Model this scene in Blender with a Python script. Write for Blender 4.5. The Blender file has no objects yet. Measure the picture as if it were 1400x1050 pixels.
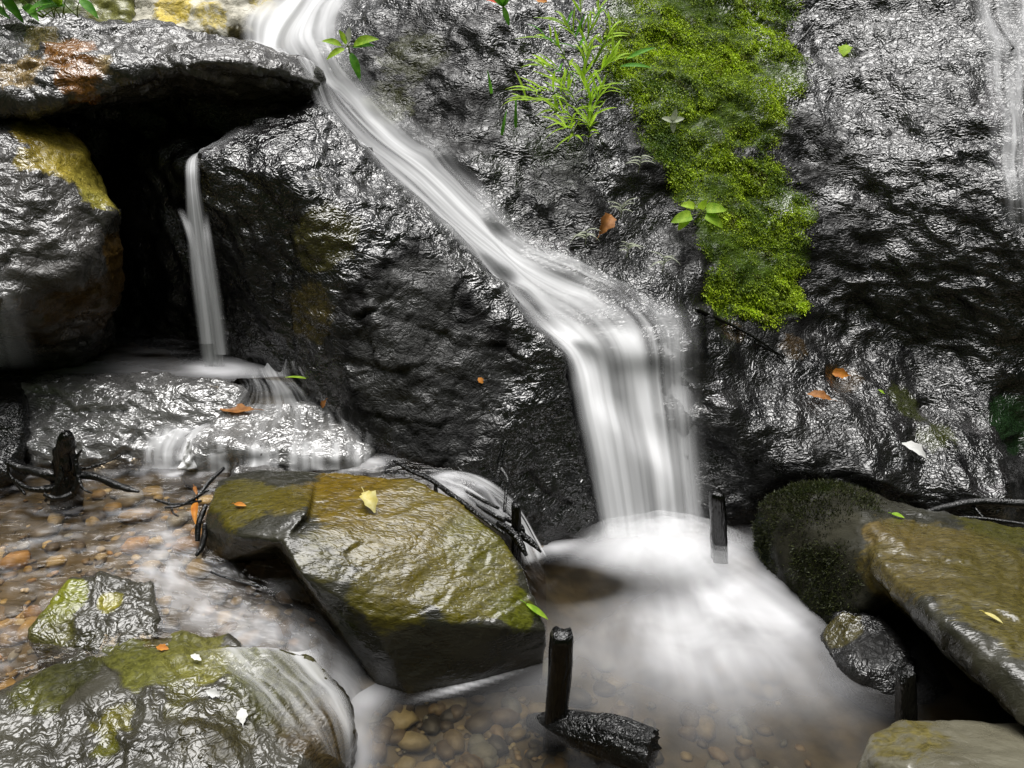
import bpy, bmesh, math, random
import numpy as np
from mathutils import Vector
from mathutils.bvhtree import BVHTree

R = math.radians
random.seed(7)
rng = np.random.default_rng(7)
scene = bpy.context.scene
col = scene.collection

# ------------------------------------------------------------------ camera
CAM_H, PITCH, FPX = 1.5, 24.0, 1100.0
cam_d = bpy.data.cameras.new('camera')
cam_d.sensor_width = 36.0
cam_d.lens = FPX / 1400 * 36
cam_d.clip_start, cam_d.clip_end = 0.05, 200
cam = bpy.data.objects.new('camera', cam_d)
cam.location = (0, 0, CAM_H)
cam.rotation_euler = (R(90 - PITCH), 0, 0)
col.objects.link(cam)
scene.camera = cam

# ------------------------------------------------------------------ world, sun, exposure
SUN_EL, SUN_AZ = 84.0, -10.0        # azimuth measured from +Y clockwise
world = bpy.data.worlds.new('World')
scene.world = world
world.use_nodes = True
wn = world.node_tree
wn.nodes.clear()
sky = wn.nodes.new('ShaderNodeTexSky')
sky.sky_type = 'NISHITA'
sky.sun_disc = False
sky.sun_elevation = R(SUN_EL)
sky.sun_rotation = R(SUN_AZ)
sky.air_density = 1.0
sky.dust_density = 4.0
sky.ozone_density = 1.0
hs = wn.nodes.new('ShaderNodeHueSaturation')
hs.inputs['Saturation'].default_value = 0.12
bg = wn.nodes.new('ShaderNodeBackground')
bg.inputs['Strength'].default_value = 0.08
wo = wn.nodes.new('ShaderNodeOutputWorld')
wn.links.new(sky.outputs[0], hs.inputs['Color'])
wn.links.new(hs.outputs[0], bg.inputs[0])
wn.links.new(bg.outputs[0], wo.inputs[0])

sd = bpy.data.lights.new('sun', 'SUN')
sd.energy = 2.0
sd.angle = R(46)
sd.color = (1.0, 0.98, 0.95)
sun = bpy.data.objects.new('sun', sd)
sdir = Vector((math.sin(R(SUN_AZ)) * math.cos(R(SUN_EL)), math.cos(R(SUN_AZ)) * math.cos(R(SUN_EL)), math.sin(R(SUN_EL))))
sun.rotation_euler = (-sdir).to_track_quat('-Z', 'Y').to_euler()
sun.location = sdir * 20
col.objects.link(sun)

scene.view_settings.view_transform = 'Standard'
scene.view_settings.look = 'None'
scene.view_settings.gamma = 1
scene.view_settings.exposure = 1.0
scene.render.engine = 'CYCLES'
scene.cycles.use_denoising = True
scene.cycles.max_bounces = 8
scene.cycles.transparent_max_bounces = 16
scene.cycles.caustics_reflective = False
scene.cycles.caustics_refractive = False

# ------------------------------------------------------------------ helpers: points
CP, SP = math.cos(R(PITCH)), math.sin(R(PITCH))


def P(px, py, Y):
    u, v = (px - 700) / FPX, (py - 525) / FPX
    s = Y / (CP - v * SP)
    return np.array((u * s, Y, CAM_H + (-SP - v * CP) * s))


def PZ(px, py, z):
    v = (py - 525) / FPX
    s = (z - CAM_H) / (-SP - v * CP)
    return P(px, py, s * (CP - v * SP))


# ------------------------------------------------------------------ helpers: noise
def _hash(ix, iy, iz, seed):
    h = (ix.astype(np.uint32) * np.uint32(374761393) + iy.astype(np.uint32) * np.uint32(668265263)
         + iz.astype(np.uint32) * np.uint32(2147483647) + np.uint32((seed * 974634777) & 0xffffffff))
    h ^= h >> np.uint32(13)
    h *= np.uint32(1274126177)
    h ^= h >> np.uint32(16)
    h *= np.uint32(2246822519)
    h ^= h >> np.uint32(13)
    return h


def perlin(p, seed=0):
    p = np.asarray(p, dtype=np.float64)
    i = np.floor(p).astype(np.int64)
    f = p - i
    w = f * f * f * (f * (f * 6 - 15) + 10)
    out = np.zeros(len(p))
    for dx in (0, 1):
        wx = w[:, 0] if dx else 1 - w[:, 0]
        for dy in (0, 1):
            wy = w[:, 1] if dy else 1 - w[:, 1]
            for dz in (0, 1):
                wz = w[:, 2] if dz else 1 - w[:, 2]
                h = _hash(i[:, 0] + dx, i[:, 1] + dy, i[:, 2] + dz, seed)
                gx = (h & np.uint32(1023)).astype(np.float64) / 511.5 - 1
                gy = ((h >> np.uint32(10)) & np.uint32(1023)).astype(np.float64) / 511.5 - 1
                gz = ((h >> np.uint32(20)) & np.uint32(1023)).astype(np.float64) / 511.5 - 1
                out += wx * wy * wz * (gx * (f[:, 0] - dx) + gy * (f[:, 1] - dy) + gz * (f[:, 2] - dz))
    return out * 1.2


def fbm(p, octv=4, seed=0, gain=0.5, lac=2.03):
    a, s = 1.0, 0.0
    p = np.asarray(p, dtype=np.float64)
    for k in range(octv):
        s = s + a * perlin(p, seed + k)
        a *= gain
        p = p * lac + 17.3
    return s


def ridged(p, octv=3, seed=0, gain=0.5):
    a, s = 1.0, 0.0
    p = np.asarray(p, dtype=np.float64)
    for k in range(octv):
        s = s + a * (1 - 2.2 * np.abs(perlin(p, seed + k)))
        a *= gain
        p = p * 2.1 + 9.7
    return s


def warp(p, sc, amt, seed):
    return p + amt * np.stack([fbm(p * sc, 2, seed + 11 * k) for k in range(3)], 1)


def chips(p, seed=0):
    """tilted plates with broken borders: each cell has its own small slope"""
    i0 = np.floor(p).astype(np.int64)
    best = np.full(len(p), 1e9)
    out = np.zeros(len(p))
    for dx in (-1, 0, 1):
        for dy in (-1, 0, 1):
            for dz in (-1, 0, 1):
                c = i0 + (dx, dy, dz)
                h = _hash(c[:, 0], c[:, 1], c[:, 2], seed)
                h2 = _hash(c[:, 0], c[:, 1], c[:, 2], seed + 77)
                f = lambda a, k: ((a >> np.uint32(k)) & np.uint32(1023)).astype(np.float64) / 1023
                ctr = c + np.stack([f(h, 0), f(h, 10), f(h, 20)], 1)
                d = p - ctr
                dd = (d * d).sum(1)
                m = dd < best
                g = np.stack([f(h2, 0), f(h2, 10), f(h2, 20)], 1) * 2 - 1
                out = np.where(m, (g * d).sum(1) + .5 * (f(h, 5) - .5), out)
                best = np.where(m, dd, best)
    return out


def sstep(a, b, x):
    t = np.clip((x - a) / (b - a), 0, 1)
    return t * t * (3 - 2 * t)


# ------------------------------------------------------------------ helpers: objects
def mesh_from(name, V, F, smooth=True):
    me = bpy.data.meshes.new(name)
    V = np.asarray(V, dtype=np.float32)
    if isinstance(F, np.ndarray):
        k = F.shape[1]
        me.vertices.add(len(V))
        me.vertices.foreach_set('co', V.ravel())
        me.loops.add(F.size)
        me.loops.foreach_set('vertex_index', F.astype(np.int32).ravel())
        me.polygons.add(len(F))
        me.polygons.foreach_set('loop_start', np.arange(0, F.size, k, dtype=np.int32))
        me.update(calc_edges=True)
    else:
        me.from_pydata([tuple(v) for v in V], [], F)
        me.update()
    me.polygons.foreach_set('use_smooth', np.full(len(me.polygons), smooth))
    return me


def link(name, me, mat=None, parent=None, loc=None):
    """link a mesh given in world space; its origin moves to loc (default: centre of its base)"""
    n = len(me.vertices)
    co = np.empty(n * 3, dtype=np.float32)
    me.vertices.foreach_get('co', co)
    co = co.reshape(-1, 3)
    o = bpy.data.objects.new(name, me)
    col.objects.link(o)
    if parent is not None:
        off = np.array(parent.location)
        o.parent = parent
    else:
        off = np.array(loc) if loc is not None else np.array(((co[:, 0].min() + co[:, 0].max()) / 2, (co[:, 1].min() + co[:, 1].max()) / 2, co[:, 2].min()))
        o.location = off
    me.vertices.foreach_set('co', (co - off).astype(np.float32).ravel())
    me.update()
    if mat is not None:
        me.materials.append(mat)
    return o


def tag(o, label=None, cat=None, group=None, kind=None):
    if label: o['label'] = label
    if cat: o['category'] = cat
    if group: o['group'] = group
    if kind: o['kind'] = kind
    return o


def empty(name, loc):
    o = bpy.data.objects.new(name, None)
    o.location = loc
    o.empty_display_size = 0.05
    col.objects.link(o)
    return o


def fattr(me, name, vals):
    a = me.attributes.new(name, 'FLOAT', 'POINT')
    a.data.foreach_set('value', np.asarray(vals, dtype=np.float32))


def cattr(me, name, rgba):
    a = me.attributes.new(name, 'FLOAT_COLOR', 'POINT')
    a.data.foreach_set('color', np.asarray(rgba, dtype=np.float32).ravel())


def verts_of(me):
    co = np.empty(len(me.vertices) * 3, dtype=np.float32)
    me.vertices.foreach_get('co', co)
    return co.reshape(-1, 3).astype(np.float64)


def normals_of(me):
    n = np.empty(len(me.vertices) * 3, dtype=np.float32)
    me.vertex_normals.foreach_get('vector', n)
    return n.reshape(-1, 3).astype(np.float64)


def set_verts(me, V):
    me.vertices.foreach_set('co', np.asarray(V, dtype=np.float32).ravel())
    me.update()


def relax(me, V, it, f=0.6):
    e = np.empty(len(me.edges) * 2, dtype=np.int32)
    me.edges.foreach_get('vertices', e)
    e = e.reshape(-1, 2)
    cnt = np.bincount(e.ravel(), minlength=len(V)).astype(np.float64)
    cnt[cnt == 0] = 1
    for _ in range(it):
        s = np.zeros_like(V)
        for k in range(3):
            s[:, k] = np.bincount(e[:, 0], V[e[:, 1], k], len(V)) + np.bincount(e[:, 1], V[e[:, 0], k], len(V))
        V = V + f * (s / cnt[:, None] - V)
    return V


def grid_faces(nu, nv):
    i = np.arange((nu - 1) * (nv - 1))
    r, c = i // (nv - 1), i % (nv - 1)
    a = r * nv + c
    return np.stack([a, a + 1, a + nv + 1, a + nv], 1)


def rbf(pts, vals, smooth=1e-4):
    pts, vals = np.asarray(pts, float), np.asarray(vals, float)
    n = len(pts)
    D = np.linalg.norm(pts[:, None] - pts[None], axis=2)
    A = np.zeros((n + 3, n + 3))
    A[:n, :n] = D - smooth * np.eye(n)
    A[:n, n] = 1
    A[:n, n + 1:] = pts
    A[n, :n] = 1
    A[n + 1:, :n] = pts.T
    w = np.linalg.solve(A, np.concatenate([vals, np.zeros(3)]))

    def f(q):
        q = np.asarray(q, float)
        out = np.empty(len(q))
        for s in range(0, len(q), 20000):
            c = q[s:s + 20000]
            out[s:s + 20000] = np.linalg.norm(c[:, None] - pts[None], axis=2) @ w[:n] + w[n] + c @ w[n + 1:]
        return out
    return f


# ------------------------------------------------------------------ helpers: materials
def new_mat(name):
    m = bpy.data.materials.new(name)
    m.use_nodes = True
    nt = m.node_tree
    nt.nodes.clear()
    return m, nt


def N(nt, t, **kw):
    n = nt.nodes.new(t)
    for k, v in kw.items():
        if k in n.inputs:
            n.inputs[k].default_value = v
        else:
            setattr(n, k, v)
    return n


def ramp(nt, src, pts, interp='LINEAR'):
    r = nt.nodes.new('ShaderNodeValToRGB')
    r.color_ramp.interpolation = interp
    els = r.color_ramp.elements
    while len(els) < len(pts):
        els.new(0.5)
    for e, (p, c) in zip(els, pts):
        e.position = p
        e.color = c if len(c) == 4 else (*c, 1)
    nt.links.new(src, r.inputs[0])
    return r.outputs[0]


def math_n(nt, op, a, b=None, clamp=False):
    n = nt.nodes.new('ShaderNodeMath')
    n.operation = op
    n.use_clamp = clamp
    for k, v in enumerate((a, b)):
        if v is None: continue
        if isinstance(v, (int, float)): n.inputs[k].default_value = v
        else: nt.links.new(v, n.inputs[k])
    return n.outputs[0]


def mixc(nt, fac, a, b):
    n = nt.nodes.new('ShaderNodeMix')
    n.data_type = 'RGBA'
    for s, v in ((n.inputs['Factor'], fac), (n.inputs[6], a), (n.inputs[7], b)):
        if isinstance(v, (int, float)): s.default_value = v
        elif isinstance(v, tuple): s.default_value = v if len(v) == 4 else (*v, 1)
        else: nt.links.new(v, s)
    return n.outputs[2]


def rock_mat(name, c1=(.005, .005, .0055), c2=(.016, .0155, .015), rough=(.05, .17), ior=2.0, bump=.6, scale=55,
             stretch=(1, 1, 1), rot=(0, 0, 0), fine=.35, groove=.45, dull_var=2.2):
    m, nt = new_mat(name)
    tc = N(nt, 'ShaderNodeTexCoord')
    mp = N(nt, 'ShaderNodeMapping')
    mp.inputs['Scale'].default_value = stretch
    mp.inputs['Rotation'].default_value = [R(a) for a in rot]
    nt.links.new(tc.outputs['Object'], mp.inputs[0])
    v = mp.outputs[0]

    def noise(sc, det=4, dist=0., rgh=.55, vec=v):
        n = N(nt, 'ShaderNodeTexNoise')
        n.inputs['Scale'].default_value = sc
        n.inputs['Detail'].default_value = det
        n.inputs['Distortion'].default_value = dist
        n.inputs['Roughness'].default_value = rgh
        nt.links.new(vec, n.inputs['Vector'])
        return n.outputs[0]
    big = noise(5, 5, .4)
    mid = noise(scale, 1.0, 1.8)
    fin = noise(scale * 2.0, 1, 1.0)
    cb = mixc(nt, ramp(nt, big, [(.35, (0, 0, 0)), (.68, (1, 1, 1))]), c1, c2)
    at = N(nt, 'ShaderNodeAttribute', attribute_name='tint')
    brk = math_n(nt, 'MULTIPLY', math_n(nt, 'SUBTRACT', noise(24, 5, .9, .62), .5), 1.5)
    gate = math_n(nt, 'MULTIPLY', at.outputs['Alpha'], 1.0)
    mk = math_n(nt, 'ADD', gate, math_n(nt, 'MULTIPLY', brk, math_n(nt, 'GREATER_THAN', gate, .02)))
    mk = ramp(nt, mk, [(.25, (0, 0, 0)), (.55, (1, 1, 1))])
    tv = mixc(nt, ramp(nt, fin, [(.3, (0, 0, 0)), (.7, (1, 1, 1))]), (.55, .55, .55), (1.25, 1.25, 1.25))
    mul = nt.nodes.new('ShaderNodeMix')
    mul.data_type = 'RGBA'
    mul.blend_type = 'MULTIPLY'
    mul.inputs['Factor'].default_value = 1
    nt.links.new(at.outputs['Color'], mul.inputs[6])
    nt.links.new(tv, mul.inputs[7])
    base = mixc(nt, mk, cb, mul.outputs[2])
    b = N(nt, 'ShaderNodeBsdfPrincipled')
    nt.links.new(base, b.inputs['Base Color'])
    dl = N(nt, 'ShaderNodeAttribute', attribute_name='dull')
    dln = math_n(nt, 'ADD', dl.outputs['Fac'], math_n(nt, 'MULTIPLY', math_n(nt, 'SUBTRACT', noise(9, 4, .8, .6), .52), dull_var), clamp=True)
    nt.links.new(math_n(nt, 'SUBTRACT', .5, math_n(nt, 'MULTIPLY', dln, .47)), b.inputs['Specular IOR Level'])
    rr = N(nt, 'ShaderNodeMapRange')
    rr.inputs['From Min'].default_value = .3
    rr.inputs['From Max'].default_value = .7
    rr.inputs['To Min'].default_value = rough[0]
    rr.inputs['To Max'].default_value = rough[1]
    nt.links.new(noise(14, 4, .5), rr.inputs['Value'])
    nt.links.new(math_n(nt, 'ADD', rr.outputs[0], math_n(nt, 'MULTIPLY', dln, .36)), b.inputs['Roughness'])
    b.inputs['IOR'].default_value = ior
    b1 = N(nt, 'ShaderNodeBump')
    b1.inputs['Strength'].default_value = bump * .55
    b1.inputs['Distance'].default_value = .012
    # plates parted by narrow crooked grooves, at two sizes
    def grooves(sc, dist, wdt):
        a_ = math_n(nt, 'ABSOLUTE', math_n(nt, 'SUBTRACT', noise(sc, 1.0, dist, .5), .5))
        return ramp(nt, a_, [(0, (0, 0, 0)), (wdt, (1, 1, 1))], 'EASE')
    gv = math_n(nt, 'ADD', math_n(nt, 'MULTIPLY', grooves(scale * .36, 1.6, .06), groove), math_n(nt, 'MULTIPLY', grooves(scale * .8, 1.6, .08), groove * .5))
    nt.links.new(math_n(nt, 'ADD', math_n(nt, 'MULTIPLY', mid, 1.0), gv), b1.inputs['Height'])
    b2 = N(nt, 'ShaderNodeBump')
    b2.inputs['Strength'].default_value = fine * .3
    b2.inputs['Distance'].default_value = .005
    nt.links.new(fin, b2.inputs['Height'])
    nt.links.new(b1.outputs[0], b2.inputs['Normal'])
    nt.links.new(b2.outputs[0], b.inputs['Normal'])
    o = N(nt, 'ShaderNodeOutputMaterial')
    nt.links.new(b.outputs[0], o.inputs[0])
    return m


def water_sheet_mat(name, su=26, sv=1.6, white=(.93, .935, .95)):
    """silky falling water: clear where thin, white where aerated; attribute foam drives it, streaks run along the flow (UV)"""
    m, nt = new_mat(name)
    uv = N(nt, 'ShaderNodeUVMap')
    mp = N(nt, 'ShaderNodeMapping')
    mp.inputs['Scale'].default_value = (su, sv, 1)
    nt.links.new(uv.outputs[0], mp.inputs[0])
    n1 = N(nt, 'ShaderNodeTexNoise')
    n1.inputs['Scale'].default_value = 1
    n1.inputs['Detail'].default_value = 4
    n1.inputs['Distortion'].default_value = .3
    nt.links.new(mp.outputs[0], n1.inputs['Vector'])
    at = N(nt, 'ShaderNodeAttribute', attribute_name='foam')
    st = math_n(nt, 'MULTIPLY', math_n(nt, 'SUBTRACT', n1.outputs[0], .5), 1.1)
    gate = math_n(nt, 'MULTIPLY', st, math_n(nt, 'MULTIPLY', at.outputs['Fac'], math_n(nt, 'SUBTRACT', 1.6, at.outputs['Fac'])))
    fac = math_n(nt, 'ADD', at.outputs['Fac'], gate, clamp=True)
    # aerated water is a cloud of droplets: it scatters light from above whatever way the sheet faces
    ge = N(nt, 'ShaderNodeNewGeometry')
    ad = N(nt, 'ShaderNodeVectorMath', operation='MULTIPLY_ADD')
    ad.inputs[1].default_value = (.45, .45, .45)
    ad.inputs[2].default_value = (0, -.15, .8)
    nt.links.new(ge.outputs['Normal'], ad.inputs[0])
    nm = N(nt, 'ShaderNodeVectorMath', operation='NORMALIZE')
    nt.links.new(ad.outputs[0], nm.inputs[0])
    d = N(nt, 'ShaderNodeBsdfDiffuse', Color=(*white, 1))
    nt.links.new(nm.outputs[0], d.inputs['Normal'])
    t = N(nt, 'ShaderNodeBsdfTranslucent', Color=(*white, 1))
    dm = N(nt, 'ShaderNodeMixShader', Fac=.25)
    nt.links.new(d.outputs[0], dm.inputs[1])
    nt.links.new(t.outputs[0], dm.inputs[2])
    tr = N(nt, 'ShaderNodeBsdfTransparent')
    mx = N(nt, 'ShaderNodeMixShader')
    nt.links.new(fac, mx.inputs[0])
    nt.links.new(tr.outputs[0], mx.inputs[1])
    nt.links.new(dm.outputs[0], mx.inputs[2])
    o = N(nt, 'ShaderNodeOutputMaterial')
    nt.links.new(mx.outputs[0], o.inputs[0])
    return m


def pool_mat(name, tint=(.8, .72, .6), rough=.1, bscale=(14, 14, 14), bstr=.25, rot=0, fscale=(9, 9, 9), spec=1.0):
    m, nt = new_mat(name)
    tc = N(nt, 'ShaderNodeTexCoord')
    mp = N(nt, 'ShaderNodeMapping')
    mp.inputs['Scale'].default_value = bscale
    mp.inputs['Rotation'].default_value = (0, 0, R(rot))
    nt.links.new(tc.outputs['Object'], mp.inputs[0])
    n1 = N(nt, 'ShaderNodeTexNoise')
    n1.inputs['Scale'].default_value = 1
    n1.inputs['Detail'].default_value = 3
    n1.inputs['Distortion'].default_value = .6
    nt.links.new(mp.outputs[0], n1.inputs['Vector'])
    bp = N(nt, 'ShaderNodeBump')
    bp.inputs['Strength'].default_value = bstr
    bp.inputs['Distance'].default_value = .03
    nt.links.new(n1.outputs[0], bp.inputs['Height'])
    fr = N(nt, 'ShaderNodeFresnel', IOR=1.33)
    nt.links.new(bp.outputs[0], fr.inputs['Normal'])
    gl = N(nt, 'ShaderNodeBsdfGlossy', Roughness=rough)
    gl.inputs['Color'].default_value = (spec, spec, spec, 1)
    nt.links.new(bp.outputs[0], gl.inputs['Normal'])
    tr = N(nt, 'ShaderNodeBsdfTransparent')
    tr.inputs['Color'].default_value = (*tint, 1)
    mx = N(nt, 'ShaderNodeMixShader')
    nt.links.new(fr.outputs[0], mx.inputs[0])
    nt.links.new(tr.outputs[0], mx.inputs[1])
    nt.links.new(gl.outputs[0], mx.inputs[2])
    mp2 = N(nt, 'ShaderNodeMapping')
    mp2.inputs['Scale'].default_value = fscale
    mp2.inputs['Rotation'].default_value = (0, 0, R(rot))
    nt.links.new(tc.outputs['Object'], mp2.inputs[0])
    n2 = N(nt, 'ShaderNodeTexNoise')
    n2.inputs['Scale'].default_value = 1
    n2.inputs['Detail'].default_value = 3
    n2.inputs['Distortion'].default_value = .4
    nt.links.new(mp2.outputs[0], n2.inputs['Vector'])
    at = N(nt, 'ShaderNodeAttribute', attribute_name='foam')
    st = math_n(nt, 'MULTIPLY', math_n(nt, 'SUBTRACT', n2.outputs[0], .5), 1.3)
    gate = math_n(nt, 'MULTIPLY', st, math_n(nt, 'MULTIPLY', at.outputs['Fac'], math_n(nt, 'SUBTRACT', 1.5, at.outputs['Fac'])))
    fac = math_n(nt, 'ADD', at.outputs['Fac'], gate, clamp=True)
    d = N(nt, 'ShaderNodeBsdfDiffuse', Color=(.70, .70, .72, 1))
    mf = N(nt, 'ShaderNodeMixShader')
    nt.links.new(fac, mf.inputs[0])
    nt.links.new(mx.outputs[0], mf.inputs[1])
    nt.links.new(d.outputs[0], mf.inputs[2])
    o = N(nt, 'ShaderNodeOutputMaterial')
    nt.links.new(mf.outputs[0], o.inputs[0])
    return m


def plain_mat(name, c1, c2, rough=.5, scale=30, bump=.3, transl=0., attr=None, stretch=(1, 1, 1), spec=1.5):
    m, nt = new_mat(name)
    tc = N(nt, 'ShaderNodeTexCoord')
    mp = N(nt, 'ShaderNodeMapping')
    mp.inputs['Scale'].default_value = stretch
    nt.links.new(tc.outputs['Object'], mp.inputs[0])
    n = N(nt, 'ShaderNodeTexNoise')
    n.inputs['Scale'].default_value = scale
    n.inputs['Detail'].default_value = 5
    nt.links.new(mp.outputs[0], n.inputs['Vector'])
    c = mixc(nt, ramp(nt, n.outputs[0], [(.35, (0, 0, 0)), (.65, (1, 1, 1))]), c1, c2)
    if attr:
        at = N(nt, 'ShaderNodeAttribute', attribute_name=attr)
        mul = nt.nodes.new('ShaderNodeMix')
        mul.data_type = 'RGBA'
        mul.blend_type = 'MULTIPLY'
        mul.inputs['Factor'].default_value = 1
        nt.links.new(c, mul.inputs[6])
        nt.links.new(at.outputs['Color'], mul.inputs[7])
        c = mul.outputs[2]
    b = N(nt, 'ShaderNodeBsdfPrincipled', Roughness=rough, IOR=spec)
    nt.links.new(c, b.inputs['Base Color'])
    if bump:
        bp = N(nt, 'ShaderNodeBump')
        bp.inputs['Strength'].default_value = bump
        bp.inputs['Distance'].default_value = .006
        nt.links.new(n.outputs[0], bp.inputs['Height'])
        nt.links.new(bp.outputs[0], b.inputs['Normal'])
    o = N(nt, 'ShaderNodeOutputMaterial')
    sh = b.outputs[0]
    if transl:
        t = N(nt, 'ShaderNodeBsdfTranslucent')
        nt.links.new(c, t.inputs[0])
        mx = N(nt, 'ShaderNodeMixShader', Fac=transl)
        nt.links.new(sh, mx.inputs[1])
        nt.links.new(t.outputs[0], mx.inputs[2])
        sh = mx.outputs[0]
    nt.links.new(sh, o.inputs[0])
    return m


# ------------------------------------------------------------------ rocks
ROCK_V = {}
SOLID = []          # (verts, polys) of everything water can lie on


def strata(p, d, k):
    """squeeze space along unit direction d by factor k: noise stretches across it"""
    d = np.asarray(d, float) / np.linalg.norm(d)
    return p + (p @ d)[:, None] * d[None] * (k - 1)


def displace(me, V, A=.03, B=.012, Cc=.004, seed=1, d=(0, 0, 1), k=1.0, terr=0., fs=1.0, chip=.014, cs=6.0):
    set_verts(me, V)
    n = normals_of(me)
    q = strata(V, d, k)
    w = warp(q, 2.5, .07, seed)
    wc = warp(q, 6, .02, seed + 60)
    h = chip * chips(wc * cs, seed + 40) + .45 * chip * chips(wc * cs * 2.6, seed + 41) if chip else 0
    h = h + A * fbm(w * 2.6, 3, seed + 1) + B * ridged(w * 6.5, 3, seed + 5)
    if terr:
        t = fbm(w * 4.0, 3, seed + 50) * 5
        fl = np.floor(t)
        h += terr * (fl + sstep(.35, .65, t - fl))
    V = V + n * h[:, None]
    set_verts(me, V)
    n = normals_of(me)
    w2 = warp(q, 11, .025, seed + 9)
    h = .55 * Cc * (fbm(w2 * 24 * fs, 3, seed + 20, .6) + .8 * ridged(w2 * 15 * fs, 2, seed + 30))
    V = V + n * h[:, None]
    set_verts(me, V)
    return V


def tint_of(V, spots, seed=3, wob=.25):
    """lichen / algae / rust and other colour patches: spots = (centre, radius, colour, strength)"""
    c = np.zeros((len(V), 4))
    w = np.zeros(len(V))
    cs = np.zeros((len(V), 3))
    amax = np.zeros(len(V))
    wob_n = fbm(V * 7, 3, seed) * wob
    for (p, r, cl, s) in spots:
        dd = np.linalg.norm(V - np.asarray(p), axis=1) / r + wob_n
        a = s * (1 - sstep(.55, 1.1, dd))
        cs += a[:, None] * np.asarray(cl)
        w += a
        amax = np.maximum(amax, a)
    ok = w > 1e-5
    c[ok, :3] = cs[ok] / w[ok][:, None]
    c[:, 3] = amax
    return c


def dull_of(V, spots, seed=3):
    """where a dry or slimy film takes the shine off the stone"""
    a = np.zeros(len(V))
    wob_n = fbm(V * 5, 3, seed + 300) * .3
    for (p, r, s_) in spots:
        a = np.maximum(a, s_ * (1 - sstep(.6, 1.05, np.linalg.norm(V - np.asarray(p), axis=1) / r + wob_n)))
    return a


def hull_pts(pts):
    return [p if isinstance(p, np.ndarray) else P(*p) for p in pts]


def shifted(pts, *offs):
    a = hull_pts(pts)
    out = list(a)
    for o in offs:
        out += [p + np.array(o) for p in a]
    return out


def rock(name, label, mat, hulls, voxel=.009, soft=6, spots=(), dull=(), seed=1, cat='rock', group=None, solid=True, **dk):
    bm = bmesh.new()
    for h in hulls:
        vs = [bm.verts.new(p) for p in hull_pts(h)]
        r = bmesh.ops.convex_hull(bm, input=vs)
        junk = [g for g in r['geom_interior'] if isinstance(g, bmesh.types.BMVert)]
        if junk: bmesh.ops.delete(bm, geom=junk, context='VERTS')
    me = bpy.data.meshes.new(name)
    bm.to_mesh(me)
    bm.free()
    tmp = bpy.data.objects.new('tmp', me)
    col.objects.link(tmp)
    md = tmp.modifiers.new('r', 'REMESH')
    md.mode = 'VOXEL'
    md.voxel_size = voxel
    dg = bpy.context.evaluated_depsgraph_get()
    out = bpy.data.meshes.new_from_object(tmp.evaluated_get(dg))
    out.name = name
    bpy.data.objects.remove(tmp)
    V = relax(out, verts_of(out), soft)
    V = displace(out, V, seed=seed, **dk)
    cattr(out, 'tint', tint_of(V, spots, seed))
    fattr(out, 'dull', dull_of(V, dull, seed))
    out.polygons.foreach_set('use_smooth', np.ones(len(out.polygons), dtype=bool))
    ROCK_V[label] = (V, normals_of(out))
    if solid:
        SOLID.append((V, [tuple(p.vertices) for p in out.polygons]))
    o = link(name, out, mat)
    return tag(o, label, cat, group)


OLIVE = (.13, .105, .012)
YELL = (.42, .33, .05)
RUST = (.20, .085, .018)
BROWN = (.055, .032, .012)
MOSSG = (.055, .085, .008)

M_black = rock_mat('wet_black_rock', ior=1.85, bump=.7, scale=40, groove=.45, rot=(0, 20, 30), stretch=(1, 1, 1.3))
M_matte = rock_mat('wet_dark_rock', c1=(.005, .005, .0055), c2=(.014, .0135, .013), rough=(.12, .3), ior=1.7, bump=.7, scale=52)
M_cliff = rock_mat('wet_cliff_rock', ior=1.78, bump=.75, scale=42, groove=.5, rot=(0, 35, 0), stretch=(.8, 1, 1.5))
M_silver = rock_mat('wet_silver_rock', c1=(.05, .048, .047), c2=(.11, .105, .10), rough=(.05, .17), ior=2.1, bump=.6, scale=44, groove=.5, stretch=(.7, .7, 1.6))
M_mossy = rock_mat('mossy_stream_rock', c1=(.018, .016, .010), c2=(.07, .066, .05), rough=(.07, .22), ior=1.65, bump=.5, scale=48, groove=.5, stretch=(.7, .7, 1.6), dull_var=2.8)
M_flat = rock_mat('pale_silver_rock', c1=(.09, .088, .086), c2=(.2, .196, .19), rough=(.08, .2), ior=2.3, bump=.6, scale=44, groove=.6, stretch=(.7, .7, 1.6), dull_var=.8)
M_lichen = rock_mat('lichen_rock', c1=(.03, .028, .026), c2=(.09, .085, .08), rough=(.1, .28), ior=1.75, bump=.6, scale=40)
M_slab = rock_mat('algae_rock', c1=(.014, .014, .010), c2=(.04, .038, .026), rough=(.10, .28), ior=1.55, bump=.16, fine=1.2, scale=40, groove=.35, rot=(0, 0, 38), stretch=(.5, 1.5, 1.2))
M_pale = rock_mat('sunlit_pale_rock', c1=(.45, .42, .33), c2=(.75, .72, .62), rough=(.5, .7), ior=1.5, bump=.5, scale=26)
M_corner = rock_mat('smooth_olive_rock', c1=(.09, .082, .055), c2=(.15, .14, .10), rough=(.2, .4), ior=1.7, bump=.3, scale=30)

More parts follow.
